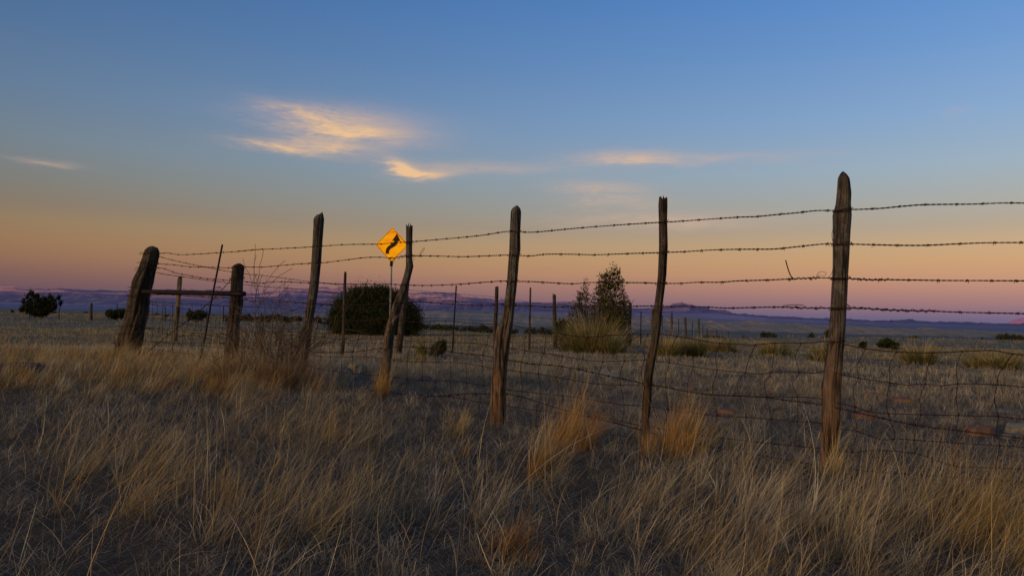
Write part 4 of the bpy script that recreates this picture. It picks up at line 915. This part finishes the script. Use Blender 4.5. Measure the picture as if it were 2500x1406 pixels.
# distant shrubs dotting the far field: a few kinds, copied
protos = []
for k in range(4):
    r0 = empty("desert_shrub", Vector((0, 0, 0)))
    bs = [(random.uniform(-.9, .9), random.uniform(-.5, .5), random.uniform(.35, .7), random.uniform(.5, .9), random.uniform(.5, .8), random.uniform(.35, .7)) for _ in range(4)]
    P, sh, u = crown_pts(bs, 900); P[:, 2] = np.maximum(P[:, 2], .02)
    C = np.array(PL['dk'] if k % 2 else PL['gy'])[None, :] * (.7 + .5 * sh[:, None]) * (1 + rng.normal(size=(900, 1)) * .2)
    st = Stuff(); st.add(foliage(P, .17, np.clip(C, .004, .4), .5, 1.4)); put("crown", st.mesh("crown", M_leaf), r0)
    mb = MB(); branch(mb, Vector((0, 0, -.1)), Vector((0, 0, 1)), .7, .05, 1, .6); mb.build("stem", M_twig, r0)
    protos.append(r0)
used = [False] * 4
spots = []
for _ in range(64): spots.append((random.uniform(1025, 1400), random.uniform(255, 430), random.uniform(1.3, 3.0), 0))
for _ in range(38): spots.append((random.uniform(1700, 2040), random.uniform(62, 110), random.uniform(.25, .6), 1))
for _ in range(34): spots.append((random.uniform(2065, 2520), random.uniform(85, 125), random.uniform(.25, .6), 2))
for _ in range(34): spots.append((random.uniform(560, 830), random.uniform(90, 160), random.uniform(.3, .75), 3))
for _ in range(14): spots.append((random.uniform(-60, 560), random.uniform(110, 220), random.uniform(.22, .42), 4))
SL = ["dark shrub in the band beyond the field between crooked post and tall juniper", "dark low shrub along the field edge behind the bunchgrass row", "tiny dark shrub along the field edge at the right",
      "dark shrub in the line beyond the field left of the round juniper", "small faint shrub on the grassy plain at the left"]
for i, (px, d, s_, kd) in enumerate(spots):
    k = i % 4
    if not used[k]: o = protos[k]; used[k] = True
    else: o = copy_tree(protos[k])
    o.location = on_ground(px, d); o.rotation_euler.z = random.uniform(0, 6.28); s2 = s_ * random.uniform(.8, 1.2); o.scale = (s2, s2, s_)
    tag(o, SL[kd], "shrub", SL[kd].replace("dark shrub", "dark shrubs").replace("low shrub", "low shrubs").replace("faint shrub", "faint shrubs"))

# bare thorny bush against the fence
random.seed(5)
tb = on_ground(668, 7.05); th_ = empty("bare_bush", tb); tag(th_, "leafless thorny bush growing between the short post and the slanted post", "bush")
mb = MB()
for (px, py, d) in [(690, 735, 7.0), (735, 742, 7.1), (640, 800, 6.9), (710, 790, 6.95), (600, 830, 7.1), (672, 770, 7.05), (745, 800, 7.0), (655, 850, 6.9), (575, 850, 7.2), (690, 820, 7.1), (720, 850, 6.8), (620, 780, 7.2), (560, 880, 7.1), (760, 870, 6.9)]:
    tip = W(px, py, d); v = tip - tb; L_ = v.length
    branch(mb, tb + Vector((random.gauss(0, .05), random.gauss(0, .05), -.03)), v + Vector((0, 0, .05)), L_ * .95, .008, 2, .55, .02, 7, .0021, 5)
mb.build("stem", M_twig, th_)
# heap of tangled dry brush at its foot
st = Stuff(); c = on_ground(640, 6.75); T = 90
cx = c.x + rng.normal(size=T) * .30; cy = c.y + rng.normal(size=T) * .16
tufts(st, cx, cy, 60, .07, rng.uniform(.2, .42, T), .3, .6, .45, 1.3, .9, .0028, pal(['rust', 'orange', 'grey', 'straw'], T, [.34, .16, .26, .24]), K=7, wig=.5)
tag(put("brush_heap", st.mesh("brush_heap", M_grass)), "heap of tangled rusty brown dry brush below the leafless bush", "brush")

# ------------------------------------------------------------------ stones
def rock(px, d, w_, h_, mat, label, sink=.42, group=None, seed=0):
    import bmesh
    bm = bmesh.new(); bmesh.ops.create_icosphere(bm, subdivisions=2 if seed % 2 else 3, radius=1)
    for v in bm.verts:
        n = v.co.normalized(); q = 1 + .34 * mnoise.noise(n * 1.3 + Vector((seed * 3.7, 0, 0))) + .20 * mnoise.noise(n * 3 + Vector((0, seed, 0))) + .05 * mnoise.noise(n * 8)
        c_ = n * q
        c_.z = math.tanh(c_.z * 1.5) / 1.1                          # flattened bedding faces
        v.co = Vector((c_.x * w_, c_.y * w_ * .75, c_.z * h_))
    me = bpy.data.meshes.new("rock"); bm.to_mesh(me); bm.free(); me.materials.append(mat)
    me.polygons.foreach_set("use_smooth", [False] * len(me.polygons))
    o = put("rock", me); p = on_ground(px, d); o.location = p + Vector((0, 0, h_ * (1 - sink * 1.6))); o.rotation_euler = (random.uniform(-.1, .1), random.uniform(-.12, .12), random.uniform(0, 3))
    return tag(o, label, "rock", group)
rock(876, 8.7, .10, .085, M_rock_p, "yellowish boxy boulder beyond the fence left of the crooked post", seed=2, sink=.12)
rock(845, 8.6, .085, .06, M_rock_g, "grey stone touching the left side of the yellowish boulder", seed=3)
rock(1045, 8.3, .08, .065, M_rock_g, "rounded grey green stone behind the woven wire right of crooked post", seed=5)
rock(1492, 11.0, .20, .05, M_rock_p, "flat pale slab half buried behind the wire left of the slim post", seed=6)
rock(1777, 7.0, .095, .045, M_rock_r, "small red stone midway between the slim post and the tallest post", seed=7)
rock(1905, 7.2, .055, .025, M_rock_r, "smallest red stone just left of the tallest post", seed=8)
rock(2205, 8.6, .12, .06, M_rock_r, "orange red stone with pale top right of the tallest post", seed=9)
rock(2112, 7.0, .11, .055, M_rock_r, "rusty stone close beside the tallest post behind the woven wire", seed=10)
rock(2390, 6.1, .14, .07, M_rock_r, "largest red stone under the sagging wire near the right edge", seed=11)
rock(2480, 6.3, .11, .07, M_rock_p, "pale pinkish boulder cut by the right edge of the picture", seed=12)
rock(2470, 5.9, .10, .035, M_rock_g, "flat pale grey stone in front of the boulder at the right edge", seed=13)
rock(2460, 8.0, .16, .05, M_rock_g, "grey slab behind the red stone near the right edge", seed=14)
rock(2130, 9.4, .16, .04, M_rock_r, "dusky reddish slab far behind the wire right of the tallest post", seed=15)
rock(60, 6.5, .17, .10, M_rock_b, "brownish boulder in the grass on the left bank", seed=16, sink=.4)
rock(915, 4.3, .018, .012, M_rock_p, "tiny white pebble on bare soil right of the small orange tuft", seed=17)
rock(960, 4.0, .012, .010, M_rock_p, "tiniest pale pebble below the white pebble", seed=18)

# ------------------------------------------------------------------ sky, sun
SUN_AZ, SUN_EL = R(228), R(9)       # low in the west, behind and to the left
world = bpy.data.worlds.new("World"); scene.world = world; world.use_nodes = True
t = NT(world.node_tree); bg = t.n['Background']; out = t.n['World Output']
D = t.new('ShaderNodeTexCoord').outputs['Generated']
sx = t.new('ShaderNodeSeparateXYZ'); t.link(D, sx.inputs[0]); dx, dy, dz = sx.outputs
stops = [(0.0, (92, 92, 132)), (.012, (116, 101, 127)), (.026, (152, 116, 121)), (.044, (179, 133, 119)), (.060, (196, 149, 117)), (.078, (201, 159, 118)), (.098, (196, 165, 128)), (.120, (178, 162, 142)), (.148, (167, 168, 162)),
         (.190, (154, 173, 188)), (.250, (133, 165, 202)), (.328, (108, 150, 202)), (.396, (90, 138, 200)), (.60, (66, 112, 180)), (1.0, (44, 80, 150))]
grad = t.ramp(t.m('MAXIMUM', dz, 0.0), [(p_, lin(*c_)) for p_, c_ in stops])
azn = t.m('ARCTAN2', dx, dy)
fr = t.new('ShaderNodeMapRange', interpolation_type='SMOOTHERSTEP') if False else t.new('ShaderNodeMapRange')
t.link(azn, fr.inputs[0]); fr.inputs[1].default_value = -.66; fr.inputs[2].default_value = .62; fr.inputs[3].default_value = .52; fr.inputs[4].default_value = 1.06
grad = t.mix(1.0, grad, fr.outputs[0], 'MULTIPLY')
# thin evening clouds
def dir_of(px, py):
    v = (W(px, py, 1) - Vector((0, 0, EYE))).normalized(); return math.atan2(v.x, v.y), v.z
comb = t.new('ShaderNodeCombineXYZ'); t.link(azn, comb.inputs[0]); t.link(dz, comb.inputs[1])
nw = t.noise(t.mapping(comb.outputs[0], (5, 22, 1), (0, 0, .0)), 2.2, 6, .62, .9)
nf = t.noise(t.mapping(comb.outputs[0], (7, 46, 1), (0, 0, -.10)), 4.2, 9, .72, 1.6)
dv = t.m('MULTIPLY', t.m('SUBTRACT', nw, .5), .020); du = t.m('MULTIPLY', t.m('SUBTRACT', nf, .5), .05)
acc = None
for (px, py, a_, b_, al, tilt) in [(840, 290, 200, 32, .46, 0), (720, 268, 90, 14, .30, .1), (890, 322, 170, 16, .44, 0), (775, 360, 165, 17, .46, -.02), (800, 340, 110, 30, .36, 0), (960, 345, 130, 14, .2, .05), (985, 412, 42, 17, .95, .30), (1035, 427, 75, 12, .85, -.05), (680, 362, 90, 8, .5, .1), (1150, 408, 260, 15, .30, .0), (1530, 384, 130, 18, .48, 0), (1720, 390, 250, 14, .28, 0),
        (1470, 458, 120, 16, .42, .02), (1510, 494, 120, 17, .46, 0), (1610, 540, 240, 22, .44, 0), (110, 394, 60, 7, .30, 0), (2340, 268, 30, 10, .12, 0)]:
    ca, cz = dir_of(px, py)
    u = t.m('SUBTRACT', t.m('ADD', azn, du), ca); v = t.m('SUBTRACT', t.m('ADD', dz, dv), cz - 0.0)
    if tilt: v = t.m('ADD', v, t.m('MULTIPLY', u, tilt))
    q = t.m('ADD', t.m('POWER', t.m('ABSOLUTE', t.m('DIVIDE', u, a_ / F)), 2.0), t.m('POWER', t.m('ABSOLUTE', t.m('DIVIDE', v, b_ / F)), 2.0))
    g_ = t.m('MULTIPLY', t.m('POWER', 2.718, t.m('MULTIPLY', q, -1.1)), al)
    acc = g_ if acc is None else t.m('ADD', acc, g_)
den = t.m('MULTIPLY', acc, t.m('ADD', -.75, t.m('MULTIPLY', t.m('ADD', nf, nw), 1.75)), clamp=True)
cloud = t.mix(t.m('MULTIPLY', den, 1.2, clamp=True), lin(196, 168, 160), lin(234, 192, 148))
cloud = t.mix(1.0, cloud, fr.outputs[0], 'MULTIPLY') if False else cloud
col = t.mix(den, grad, cloud)
# afterglow around the set sun (behind the camera) and the rest of the sky by the Sky Texture
sky = t.new('ShaderNodeTexSky', sky_type='NISHITA'); sky.sun_disc = False; sky.sun_elevation = SUN_EL; sky.sun_rotation = SUN_AZ
behind = t.new('ShaderNodeMapRange'); t.link(dy, behind.inputs[0]); behind.inputs[1].default_value = .25; behind.inputs[2].default_value = -.45
skyc = t.mix(1.0, sky.outputs[0], (.074, .063, .052, 1), 'MULTIPLY')
col = t.mix(behind.outputs[0], col, skyc)
lowm = t.m('MULTIPLY', t.m('ADD', dz, 0.01), 60.0, clamp=True)
col = t.mix(lowm, (.02, .018, .02, 1), col)
t.link(col, bg.inputs[0]); bg.inputs[1].default_value = 1.0

sun_d = bpy.data.lights.new("sun", 'SUN'); sun = bpy.data.objects.new("sun", sun_d); COL.objects.link(sun)
sun_d.energy = 1.05; sun_d.angle = R(12); sun_d.color = (1.0, .68, .42)
sv = Vector((math.sin(SUN_AZ) * math.cos(SUN_EL), math.cos(SUN_AZ) * math.cos(SUN_EL), math.sin(SUN_EL)))
sun.rotation_euler = sv.to_track_quat('Z', 'Y').to_euler(); sun.location = (0, 0, 20)

scene.render.engine = 'CYCLES'
scene.view_settings.view_transform = 'Standard'; scene.view_settings.look = 'None'; scene.view_settings.exposure = 0
scene.cycles.max_bounces = 4; scene.cycles.diffuse_bounces = 2; scene.cycles.transmission_bounces = 2
